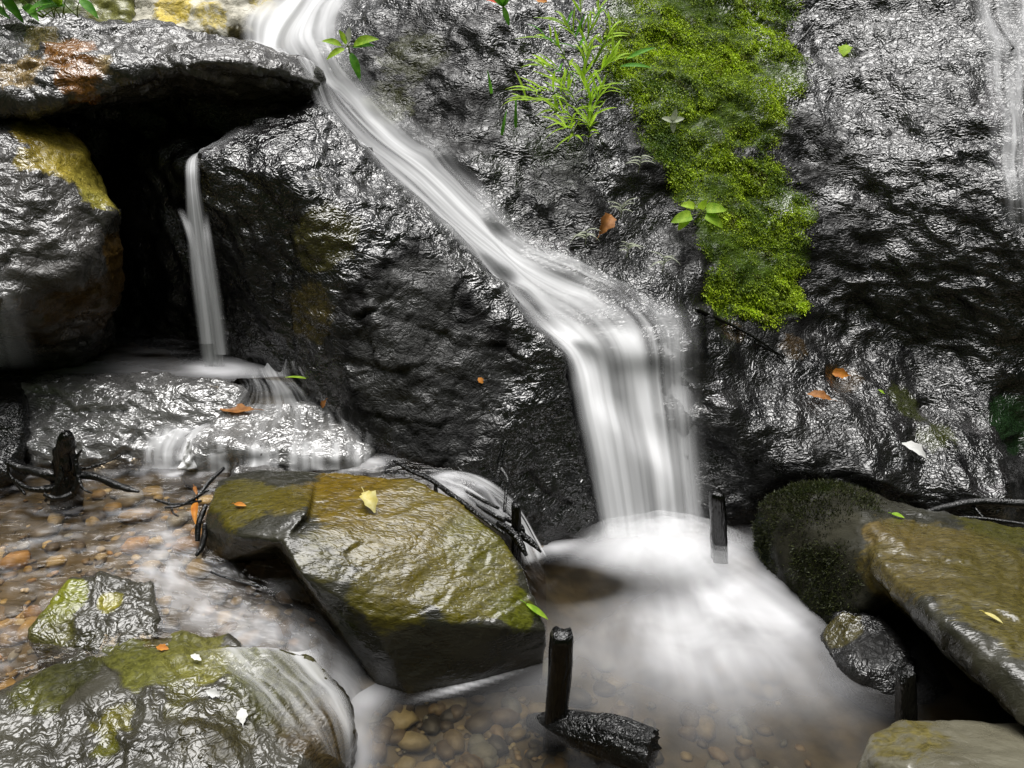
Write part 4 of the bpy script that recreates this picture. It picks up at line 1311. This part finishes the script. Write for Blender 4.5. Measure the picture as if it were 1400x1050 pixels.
stake((769, 760), 866, 988, 1.41, 1.415, .052, .045, 'square dark wooden stake standing in the pool in front of the olive slab', M_stake, seed=1)
stake((980, 984), 674, 775, 2.03, 2.03, .046, .04, 'dark wooden stake standing in the foam just right of the falling water', M_stake, seed=2)
stake((1238, 1239), 918, 990, 1.40, 1.40, .040, .04, 'short reddish brown stake behind the smooth boulder at the bottom right', M_bark_red, .3, seed=3)
stake((705, 706), 690, 765, 1.82, 1.82, .026, .026, 'thin reddish stake among twigs at the back right corner of the olive slab', M_bark_red, seed=4)

def log_geo(pts, rads, seg=40, n=90, seed=5):
    V, F = tube_geo(pts, rads, seg, n, 0)
    C = V.reshape(n, seg, 3).mean(1)
    a = np.tile(np.arange(seg) / seg * 2 * math.pi, n)
    t = np.repeat(np.linspace(0, 1, n), seg)
    q = np.stack([np.cos(a) * 3.2, np.sin(a) * 3.2, t * 2.2 + seed], 1)
    h = .16 * fbm(q, 3, seed) + .13 * ridged(np.stack([np.cos(a) * 4, np.sin(a) * 4, t * 1.5], 1), 3, seed + 4) + .10 * fbm(np.stack([np.cos(a), np.sin(a), t * 7], 1), 3, seed + 8)
    ax = np.repeat(C, seg, 0)
    V = ax + (V - ax) * (1 + h)[:, None]
    T = unit(C[-1] - C[-6])
    last = slice((n - 3) * seg, n * seg)
    V[last] += T * (.018 * fbm(np.stack([np.cos(a[last]) * 3, np.sin(a[last]) * 3, t[last] * 0], 1), 3, seed + 9))[:, None]
    e = V[-seg:]
    inner = e.mean(0) + (e - e.mean(0)) * .6 - T * .012
    V = np.vstack([V, inner, e.mean(0) - T * .004])
    F = F[:-1]
    b, c = (n - 1) * seg, n * seg
    for k in range(seg):
        k2 = (k + 1) % seg
        F.append((b + k, b + k2, c + k2, c + k))
        F.append((c + k, c + k2, c + seg))
    return V, F


lg = [P(722, 985, 1.44), P(760, 992, 1.41), P(810, 1003, 1.37), P(850, 1015, 1.335), P(893, 1030, 1.30)]
v1 = log_geo(lg, (.012, .030, .038, .044, .042))
me = mesh_from('driftwood_log', *v1)
tag(link('driftwood_log', me, M_bark), 'broken dark log lying in the pool at the foot of the square stake', 'log')


def branch(name, label, lines, mat, cat='branch', group=None):
    g_ = [tube_geo(pts, r, 8, None, .18, k + 3) for k, (pts, r) in enumerate(lines)]
    me = mesh_from(name, *join_geo(g_))
    return tag(link(name, me, mat), label, cat, group)


# stump and its roots at the left
st = empty('driftwood_stump', P(88, 680, 1.95))
tag(st, 'dark splintered stump with tangled roots in front of the flat silver rock', 'stump')
v1 = join_geo([tube_geo([P(90, 690, 1.95), P(88, 640, 1.96), P(90, 610, 1.96), P(92, 592, 1.955)], (.036, .03, .024, .012), 12, 24, .3, 2),
               tube_geo([P(84, 650, 1.95), P(84, 605, 1.95), P(88, 590, 1.95)], (.02, .014, .004), 8, 14, .3, 9)])
link('stump', mesh_from('stump', *v1), M_stake, st)
for k, (pts, r) in enumerate([
    ([P(8, 632, 1.98), P(30, 640, 1.97), P(60, 648, 1.95), P(95, 655, 1.95)], (.006, .012, .014, .016)),
    ([P(18, 655, 1.94), P(40, 668, 1.92), P(70, 668, 1.93), P(90, 660, 1.95)], (.004, .008, .01, .012)),
    ([P(62, 685, 1.90), P(75, 670, 1.91), P(84, 650, 1.93), P(82, 632, 1.94)], (.004, .007, .008, .005)),
    ([P(60, 676, 1.88), P(80, 682, 1.88), P(98, 676, 1.9)], (.005, .009, .008)),
    ([P(10, 632, 1.98), P(14, 650, 1.97), P(26, 664, 1.95), P(34, 676, 1.93)], (.003, .005, .006, .004)),
    ([P(100, 672, 1.92), P(108, 655, 1.93), P(104, 630, 1.95), P(112, 615, 1.96)], (.007, .008, .006, .002)),
    ([P(104, 648, 1.95), P(130, 652, 1.93), P(150, 660, 1.91), P(172, 668, 1.89), P(190, 672, 1.88)], (.010, .010, .009, .009, .004)),
    ([P(108, 655, 1.92), P(114, 668, 1.9), P(126, 674, 1.89)], (.004, .004, .002)),
    ([P(100, 640, 1.97), P(120, 640, 1.99), P(150, 630, 2.02), P(168, 620, 2.04)], (.006, .005, .003, .002)),
]):
    link('root', mesh_from('root', *tube_geo(pts, r, 8, None, .25, k + 30)), M_twig if k in (0, 2, 4, 6) else M_bark, st)

branch('branch', 'long bare forked twig lying across the back of the olive slab', [
    ([P(538, 630, 2.02), P(562, 644, 1.99), P(590, 657, 1.95), P(625, 682, 1.88), P(655, 705, 1.82), P(690, 730, 1.76)], (.004, .006, .007, .0075, .006, .004)),
    ([P(596, 660, 1.94), P(597, 675, 1.92), P(606, 682, 1.9)], (.006, .005, .003)),
    ([P(637, 672, 1.9), P(660, 684, 1.87), P(682, 695, 1.84)], (.003, .005, .004)),
    ([P(652, 690, 1.87), P(668, 700, 1.84), P(690, 712, 1.80)], (.004, .006, .007))], M_bark)
branch('branch', 'pale crooked twig standing up against the big black boulder above the stream spill', [
    ([P(692, 602, 2.03), P(688, 612, 2.02), P(684, 632, 2.0), P(682, 648, 1.98)], (.006, .007, .009, .011)),
    ([P(684, 640, 1.99), P(694, 656, 1.95), P(692, 672, 1.93), P(690, 700, 1.88)], (.008, .005, .005, .004)),
    ([P(672, 615, 2.03), P(672, 640, 2.0)], (.002, .003))], M_twig)
branch('branch', 'splintered dark root end poking into the foam beside the thin reddish stake', [
    ([P(705, 725, 1.82), P(722, 738, 1.8), P(740, 755, 1.78)], (.012, .010, .003)),
    ([P(680, 715, 1.83), P(700, 728, 1.8), P(712, 745, 1.77), P(720, 760, 1.75)], (.008, .012, .01, .004)),
    ([P(690, 708, 1.84), P(712, 720, 1.82), P(716, 740, 1.8)], (.007, .008, .003))], M_bark)
branch('branch', 'thin straight twig under the dark overhang at the left of the olive slab', [
    ([P(288, 782, 1.62), P(310, 790, 1.6), P(350, 802, 1.57)], (.003, .003, .002))], M_twig)
branch('branch', 'grey dead branch lying on the ledge above the lower right boulder', [
    ([P(1262, 702, 2.12), P(1300, 692, 2.14), P(1340, 686, 2.15), P(1420, 690, 2.12)], (.008, .013, .014, .013)),
    ([P(1280, 712, 2.08), P(1330, 708, 2.08), P(1410, 718, 2.03)], (.004, .006, .006)),
    ([P(1330, 690, 2.15), P(1350, 712, 2.08), P(1380, 716, 2.05)], (.004, .005, .003))], M_twig)
branch('branch', 'thin pale stick caught on the edge of the green moss', [
    ([S(1082, 68, .015)[0], S(1094, 52, .03)[0], S(1106, 37, .03)[0]], (.003, .0035, .002))], M_twig)
branch('branch', 'slim dark roots lying in the groove right of the lip of the fall', [
    ([S(950, 425, .01)[0], S(985, 440, .012)[0], S(1020, 458, .012)[0], S(1070, 490, .01)[0]], (.005, .006, .005, .003)),
    ([S(1030, 470, .012)[0], S(1060, 485, .012)[0], S(1072, 500, .01)[0]], (.004, .004, .003))], M_twig)
# twig pile at the slab's upstream end
branch('twig_pile', 'small pile of soaked twigs jammed against the upstream end of the olive slab', [
    ([P(212, 683, 1.86), P(240, 690, 1.84), P(275, 685, 1.83)], (.003, .005, .004)),
    ([P(225, 694, 1.82), P(250, 690, 1.83), P(285, 670, 1.85)], (.003, .004, .003)),
    ([P(262, 690, 1.83), P(285, 660, 1.9), P(306, 640, 1.96)], (.004, .006, .005)),
    ([P(270, 740, 1.74), P(272, 715, 1.77), P(282, 690, 1.81)], (.006, .008, .006)),
    ([P(268, 760, 1.70), P(278, 742, 1.73), P(280, 715, 1.76)], (.004, .008, .006)),
    ([P(230, 682, 1.86), P(236, 700, 1.82), P(244, 706, 1.81)], (.002, .003, .002))], M_twig, 'twigs')

# ---- leaves lying about
def fallen(px, py, L, Wd, ang, mat, label, shape='lance', lift=.006, curl=.15, fold=.3, point=None, stalk=True):
    p, n = S(px, py, lift) if point is None else (np.array(point), np.array((0, 0, 1.)))
    n = unit(n * .7 + np.array((0, -.35, .45)))
    t = unit(np.cross(n, (0, 1, 0)))
    b = np.cross(n, t)
    d = t * math.cos(R(ang)) - b * math.sin(R(ang))
    g_ = [leaf_geo(p - d * L / 2, d, n, L, Wd, curl, fold, shape)]
    if stalk:
        g_.append(tube_geo([p - d * L / 2, p - d * (L * .62) + n * .002, p - d * (L * .78) - n * .001], (.0011, .001, .0008), 5, 6, 0))
    me = mesh_from('fallen_leaf', *join_geo(g_))
    return tag(link('fallen_leaf', me, mat), label, 'leaf')


fallen(505, 692, .075, .042, 240, M_leaf_yellow, 'curled pale yellow leaf lying on the top of the olive slab', 'round', .012, .5, .6)
fallen(733, 837, .066, .018, 200, M_leaf_bright, 'narrow bright green leaf lying on the right tip of the olive slab')
fallen(330, 693, .035, .016, 200, M_leaf_orange, 'small orange leaf scrap on the left lobe of the olive slab')
fallen(1145, 511, .065, .035, 10, M_leaf_orange, 'glossy orange leaf in the groove at the foot of the rock face', 'round', .014, .4)
fallen(1118, 546, .08, .035, 12, M_leaf_brown, 'ragged tan leaf on the wet ledge below the orange leaf', 'round', .012, .3)
fallen(1155, 71, .06, .05, 300, M_leaf_lime, 'lime yellow leaf stuck high on the silvery rock face', 'round', .008)
fallen(1245, 619, .09, .045, 20, M_leaf_white, 'bleached white leaf lying on the lower ledge at the right', 'round', .012, .3)
fallen(1203, 537, .022, .014, 40, M_leaf_bright, 'tiny bright green leaf scrap in the groove right of the orange leaf')
fallen(1227, 708, .035, .02, 200, M_leaf_bright, 'small vivid green leaf on the back edge of the lower right boulder')
fallen(1357, 848, .04, .014, 215, M_leaf_yellow, 'slim pale yellow leaf on top of the lower right boulder')
fallen(405, 517, .075, .012, 5, M_leaf_lime, 'narrow yellow-green leaf floating beside the foot of the big black boulder', point=P(405, 517, 2.33) + np.array((0, 0, .0)), lift=.02)
fallen(447, 551, .03, .022, 0, M_leaf_brown, 'round brown leaf in the shade at the foot of the big black boulder', 'round', .01)
fallen(656, 521, .022, .018, 40, M_leaf_orange, 'tiny orange leaf stuck on the front of the big black boulder', 'round', .006, stalk=False)
fallen(222, 886, .03, .016, 10, M_leaf_orange, 'small orange leaf in the water between the two bottom left rocks', 'round', point=PZ(222, 886, .235), stalk=False)
fallen(268, 906, .03, .014, 25, M_leaf_white, 'small white leaf on the mossy top of the bottom left dome', 'round', .012, stalk=False)
fallen(331, 981, .034, .022, 70, M_leaf_white, 'pale ragged leaf plastered on the front of the bottom left dome', 'round', .006)
fallen(292, 948, .03, .018, 10, M_leaf_white, 'whitish curled leaf upper left of the ragged pale one on the dome', 'round', .006)
fallen(823, 308, .085, .05, 100, M_leaf_brown, 'brown lobed dead leaf caught among the pale shoots right of the chute', 'round', .02, .5, .7)
fallen(668, 5, .08, .03, 190, M_leaf_red, 'bright red leaf at the top edge above the dark rock', 'round', .02)
fallen(738, 4, .05, .03, 190, M_leaf_orange, 'small orange and yellow leaf at the top edge left of the grass clump', 'round', .02)
for (x, y, z, L, a, lb) in ((268, 702, .33, .075, 255, 'rust red curled leaf hanging over the upstream corner of the olive slab'), (268, 672, .34, .04, 240, 'small rust red leaf standing in the twig pile')):
    fallen(0, 0, L, L * .3, a, M_leaf_brown if L < .05 else M_leaf_orange, lb, 'lance', curl=.35, fold=.7, point=PZ(x, y, z))
# flat brown leaf on the ledge
fallen(320, 562, .12, .04, 5, M_leaf_brown, 'large flat brown leaf lying in the water on top of the silver ledge', 'round', point=P(322, 563, 2.25) + np.array((0, 0, .012)), curl=-.1)
# white scrap
p0 = P(258, 640, 2.055)
sc_v = tube_geo([p0, p0 + (.002, .01, .03), p0 + (.004, .015, .06), p0 + (.006, .016, .082)], (.03, .022, .012, .003), 12, 20, .5, 44, .6)
tag(link('paper_scrap', mesh_from('paper_scrap', *sc_v), M_white), 'crumpled white scrap caught upright in the little spill beside the ledge', 'scrap')


# ---- living plants
def plant(name, label, base, cat='plant', group=None):
    return tag(empty(name, tuple(base)), label, cat, group)


def add_leaf(par, base, d, n, L, Wd, mat, **k):
    return link('leaf', mesh_from('leaf', *leaf_geo(np.asarray(base), d, n, L, Wd, **k)), mat, par)


def add_stem(par, pts, r, mat):
    return link('stem', mesh_from('stem', *tube_geo(pts, r, 6, None, 0)), mat, par)


pr = np.random.default_rng(5)
b0, n0 = S(785, 130)
bg_ = plant('bamboo_grass', 'clump of bright yellow-green bamboo grass sprouting from the rock beside the moss', b0, 'grass clump')
nleaf = 0
extra_leaves = []
for (rx, ry, tx, ty) in [(800, 60, 785, 5), (800, 70, 815, 30), (795, 90, 770, 50), (790, 100, 745, 70), (800, 100, 830, 60), (790, 120, 740, 105), (795, 130, 800, 80), (790, 140, 730, 140), (800, 150, 765, 130), (795, 160, 790, 120),
                         (800, 170, 820, 130), (795, 175, 755, 165), (800, 185, 805, 150), (795, 190, 770, 190), (800, 195, 800, 180), (790, 150, 715, 150), (805, 120, 835, 100)]:
    a, na_ = S(rx + pr.normal(0, 5), ry)
    e, ne = S(tx, ty)
    e = e + unit((0, -1, .25)) * pr.uniform(.06, .12) + np.array((0, 0, .02))
    mid = (a + e) / 2 + np.array((0, -.05, .02))
    stemc = catmull(np.array([a, mid, e]), 12)
    add_stem(bg_, [a, mid, e], (.002, .0016, .0008), M_stem)
    for k in range(13):
        t = int(2 + 9.6 * (k / 12))
        sg = 1 if k % 2 else -1
        along = unit(stemc[min(11, t)] - stemc[max(0, t - 2)])
        d = unit(along * pr.uniform(.5, 1.1) + np.array((sg * pr.uniform(.15, .8), pr.normal(-.25, .3), pr.normal(.34, .4))))
        ln, wi = pr.uniform(.05, .125), pr.uniform(.008, .013)
        nr_ = (pr.normal(0, .3), -.55, .8)
        m_ = [M_leaf_bright, M_leaf_lime, M_leaf_green, M_leaf_lime, M_leaf_bright][pr.integers(5)]
        if nleaf < 98:
            add_leaf(bg_, stemc[t], d, nr_, ln, wi, m_, curl=.12, droop=pr.uniform(0, .4), shape='lance')
            nleaf += 1
        else:
            extra_leaves.append(leaf_geo(stemc[t], d, nr_, ln, wi, .12, .25, 'lance', droop=pr.uniform(0, .4)))
tag(link('foliage', mesh_from('foliage', *join_geo(extra_leaves)), M_leaf_lime, bg_), kind='stuff')

# single long-leaved sprigs at the edge of the clump
b0, n0 = S(840, 100)
sp = plant('bamboo_sprig', 'lone sprig with two long green leaves reaching right over the moss', b0, 'plant')
tip = b0 + np.array((.03, -.09, .05))
add_stem(sp, [b0, (b0 + tip) / 2 + (0, -.02, .01), tip], (.002, .0018, .001), M_stem)
add_leaf(sp, tip, (.9, -.1, .35), (0, -.7, .7), .10, .022, M_leaf_green, curl=.15)
add_leaf(sp, (b0 + tip) / 2, (1, -.1, -.05), (0, -.7, .7), .11, .02, M_leaf_green, curl=.2)
# thin arching grass blades left of the clump
for (x0, y0, x1, y1, lb) in ((705, 175, 718, 140, 'single green grass blade at the left edge of the bamboo clump'), (686, 185, 690, 165, 'short green blade standing apart left of the bamboo clump'), (672, 128, 668, 108, 'small green blade on the dark rock left of the bamboo clump')):
    a, n = S(x0, y0)
    e = S(x1, y1, .05)[0]
    o = link('grass_blade', mesh_from('grass_blade', *leaf_geo(a, e - a, (0, -.7, .5), float(np.linalg.norm(e - a)) * 1.1, .014, .2, shape='blade')), M_leaf_green)
    tag(o, lb, 'grass blade')

# seedling with heart leaves
b0, n0 = S(952, 300)
sl = plant('seedling', 'bright green seedling with heart-shaped leaves on the lower moss', b0, 'seedling')
for (tx, ty, dx, dz, L) in ((932, 278, -1, .25, .05), (930, 294, -1, -.15, .072), (962, 276, .9, .1, .0), (966, 286, 1, .1, .068), (962, 300, 1, -.5, .07), (932, 310, -.7, -.75, .055), (948, 282, .2, .6, .045)):
    e = S(tx, ty, .05)[0]
    hub = b0 + np.array((0, -.05, .03))
    e = hub + (e - hub) * .45 + np.array((0, -.01, 0))
    add_stem(sl, [b0, hub, e], (.002, .0016, .001), M_stem)
    if L: add_leaf(sl, e, (dx, -.15, dz), (.1, -.75, .65), L, L * .72, M_leaf_lime if L < .06 else M_leaf_bright, shape='heart', curl=.15, fold=.2, droop=.15)

b0, n0 = S(482, 85)
sg_ = plant('seedling', 'green and white-edged sprig on the bank where the chute begins', b0, 'seedling')
for (dx, dz, L, m_) in ((-.9, .35, .07, M_leaf_bright), (.9, .35, .10, M_leaf_bright), (.8, .15, .08, M_leaf_green), (.35, -.9, .085, M_leaf_green), (-.5, -.2, .07, M_leaf_lime), (.15, .9, .06, M_leaf_pale), (-.2, .6, .06, M_leaf_bright), (.3, -.95, .05, M_leaf_pale)):
    hub = b0 + np.array((0, -.06, .05))
    e = hub + np.array((dx * .025, -.01, dz * .02))
    add_stem(sg_, [b0, hub, e], (.002, .0016, .001), M_stem)
    add_leaf(sg_, e, (dx, -.2, dz), (.1, -.75, .6), L, L * .42, m_, shape='lance', curl=.2, droop=.15)

b0, n0 = S(917, 170)
pl = plant('seedling', 'tiny pale green seedling with three pointed leaves halfway down the moss', b0, 'seedling')
for (dx, dz) in ((-1, .25), (.9, .2), (.1, -.8), (.2, .8)):
    hub = b0 + np.array((0, -.03, .015))
    add_stem(pl, [b0, hub, hub + np.array((dx, 0, dz)) * .006], (.0015, .0013, .001), M_leaf_pale)
    add_leaf(pl, hub, (dx, -.1, dz), (0, -.8, .5), .042, .026, M_leaf_pale, shape='heart', curl=.1)

b0, n0 = S(688, 22)
tp = plant('seedling', 'upright green sprout at the top edge next to the red leaf', b0, 'seedling')
for (dx, dz, L) in ((0, 1, .07), (-.6, .5, .08), (.3, -.9, .07), (.5, .7, .06)):
    hub = b0 + np.array((0, -.03, .03))
    add_stem(tp, [b0, hub, hub + np.array((dx, 0, dz)) * .006], (.0018, .0015, .001), M_stem)
    add_leaf(tp, hub, (dx, -.2, dz), (0, -.8, .5), L, .024, M_leaf_green, curl=.15)

# pale wispy shoots
for (x, y, hgt, lb) in ((872, 236, .10, 'wispy white shoot on the dark rock left of the moss, above the seedling'), (905, 372, .10, 'pale upright shoot at the foot of the moss below the seedling'), (856, 352, .09, 'pale arching shoot between the brown dead leaf and the foot of the moss'),
                     (800, 335, .09, 'pale arching shoot left of the brown dead leaf'), (848, 298, .08, 'pale thin shoot just right of the brown dead leaf')):
    b0, n0 = S(x, y)
    w_ = plant('pale_shoot', lb, b0, 'shoot', 'pale shoots on the bare rock between chute and moss')
    hub = b0 + np.array((pr.normal(0, .008), -.03, hgt * .6))
    add_stem(w_, [b0, (b0 + hub) / 2 + (0, -.01, 0), hub], (.0016, .0014, .001), M_leaf_pale)
    for k in range(6):
        sg = 1 if k % 2 else -1
        c = b0 + (hub - b0) * (.45 + .55 * k / 5)
        add_leaf(w_, c, (sg * pr.uniform(.5, 1), -.3, pr.uniform(.1, .9)), (0, -.6, .6), pr.uniform(.04, .075), .006, M_leaf_pale, curl=.2, droop=pr.uniform(.2, .7), shape='blade')

# leafy weed top left
b0, n0 = S(55, 24)
wd = plant('weed', 'low green weed growing behind the long grey slab at the top left', b0, 'plant')
for k in range(22):
    a = pr.uniform(-1, 1)
    base = b0 + np.array((a * .14, -.02, .0))
    hub = base + np.array((pr.normal(0, .03), -.03, pr.uniform(.03, .09)))
    add_stem(wd, [base, (base + hub) / 2 + (0, -.01, 0), hub], (.002, .0016, .001), M_stem)
    add_leaf(wd, hub, (pr.normal(0, .8), -.3, pr.normal(.1, .4)), (0, -.6, .8), pr.uniform(.06, .1), .035, [M_leaf_green, M_leaf_bright][k % 3 == 0], curl=.15, droop=.2)

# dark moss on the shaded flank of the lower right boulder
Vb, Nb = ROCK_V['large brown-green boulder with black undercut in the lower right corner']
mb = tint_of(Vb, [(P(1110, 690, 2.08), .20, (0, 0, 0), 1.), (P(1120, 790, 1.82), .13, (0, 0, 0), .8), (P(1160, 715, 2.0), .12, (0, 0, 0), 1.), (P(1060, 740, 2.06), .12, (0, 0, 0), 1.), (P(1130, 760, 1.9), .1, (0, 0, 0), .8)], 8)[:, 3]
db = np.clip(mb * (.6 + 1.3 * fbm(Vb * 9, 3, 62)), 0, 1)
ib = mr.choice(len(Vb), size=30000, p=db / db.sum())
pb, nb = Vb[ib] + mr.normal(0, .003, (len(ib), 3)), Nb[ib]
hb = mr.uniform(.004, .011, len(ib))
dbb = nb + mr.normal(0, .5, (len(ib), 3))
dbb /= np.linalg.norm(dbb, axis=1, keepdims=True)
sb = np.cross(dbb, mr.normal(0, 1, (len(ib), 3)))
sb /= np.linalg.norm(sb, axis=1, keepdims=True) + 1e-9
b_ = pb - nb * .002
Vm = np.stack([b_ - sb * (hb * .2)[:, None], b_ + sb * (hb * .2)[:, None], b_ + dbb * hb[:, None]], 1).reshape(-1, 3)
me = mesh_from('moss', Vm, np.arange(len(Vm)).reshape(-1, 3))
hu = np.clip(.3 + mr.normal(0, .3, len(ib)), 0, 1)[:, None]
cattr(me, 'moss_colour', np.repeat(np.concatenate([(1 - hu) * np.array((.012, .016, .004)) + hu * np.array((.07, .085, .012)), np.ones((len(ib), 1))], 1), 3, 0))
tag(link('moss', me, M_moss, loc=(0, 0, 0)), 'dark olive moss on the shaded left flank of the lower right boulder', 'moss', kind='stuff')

df = sheet('waterfall', [((230, 872, 1.50), (400, 862, 1.52)), ((240, 890, 1.42), (440, 885, 1.46)), ((260, 915, 1.37), (462, 915, 1.43)), ((300, 955, 1.32), (478, 950, 1.40)), ((340, 1010, 1.25), (484, 1000, 1.34)), ((380, 1065, 1.18), (490, 1060, 1.26))], 46, 60, M_fall,
           lambda U, W: (.16 + .34 * streak(U, W, 7, 1.4, 73) + .3 * streak(U, W, 20, 2, 74) + .45 * sstep(.55, .95, U) + .2 * (1 - sstep(.1, .4, W))) * edge(U, .3, .3) * sstep(0, .15, W) * (1 - .8 * sstep(.7, 1, W)), drape=.006, maxlift=.1, relaxn=5, gsm=3)
tag(df, 'thin streaky sheet of water running over the right shoulder of the bottom left dome', 'waterfall')

rf = sheet('waterfall', [((1325, -30, 3.55), (1440, -30, 3.5)), ((1338, 60, 3.3), (1440, 60, 3.3)), ((1350, 150, 3.02), (1445, 150, 3.0)), ((1362, 240, 2.8), (1450, 240, 2.78)), ((1372, 330, 2.7), (1450, 330, 2.7))], 40, 90, M_fall,
           lambda U, W: (.22 + .4 * streak(U, W, 8, 2, 83) + .3 * streak(U, W, 22, 3, 84)) * edge(U, .3, .1) * edge(W, .1, .35), drape=.01, maxlift=.2, relaxn=5, gsm=4, near_=True)
tag(rf, 'faint veil of water trickling down the rock face at the right edge', 'waterfall')
ss = sheet('waterfall', [((585, 640, 2.06), (560, 655, 2.0)), ((640, 645, 2.04), (625, 680, 1.93)), ((680, 662, 2.02), (655, 705, 1.88)), ((712, 695, 1.98), (690, 728, 1.84)), ((735, 735, 2.0), (708, 755, 1.84)), ((750, 760, 2.04), (716, 775, 1.84))], 34, 70, M_fall,
           lambda U, W: (.20 + .5 * streak(U, W, 6, 1.5, 93) + .4 * streak(U, W, 18, 2, 94) + .3 * sstep(.5, .9, W)) * edge(U, .2, .2) * edge(W, .25, .1), drape=None, crown=.012)
tag(ss, 'narrow spill of water running down behind the olive slab into the pool', 'waterfall')
# soft spray standing over the foot of the fall: nested low mounds of droplets
M_mist = water_sheet_mat('spray_mist', su=3, sv=3)
ctr_ = PZ(905, 752, 0)
for k, (hgt, rx_, ry_) in enumerate(((.035, .20, .12), (.055, .24, .15), (.075, .27, .18), (.095, .30, .20))):
    nu_, nv2 = 60, 60
    uu, vv = np.meshgrid(np.linspace(-1, 1, nu_), np.linspace(-1, 1, nv2), indexing='ij')
    r2 = np.clip(uu ** 2 + vv ** 2, 0, 4)
    X_, Y_ = ctr_[0] + .04 * vv * 0 + uu * rx_, ctr_[1] - .02 + vv * ry_
    pz = np.stack([X_.ravel() * 9, Y_.ravel() * 9, np.full(X_.size, k * 3.)], 1)
    nz_ = fbm(pz, 3, 40 + k).reshape(X_.shape)
    Zm = hgt * np.clip(1 - r2, 0, 1) ** 1.2 * (1 + .25 * nz_) + .012 + .003 * k
    me = mesh_from('spray', np.stack([X_, Y_, Zm], 2).reshape(-1, 3), grid_faces(nu_, nv2))
    fattr(me, 'foam', np.clip((.26 + .2 * nz_) * np.clip(1 - r2, 0, 1) ** .9, 0, 1).ravel())
    me.uv_layers.new(name='UVMap')
    link('spray', me, M_mist, wf)
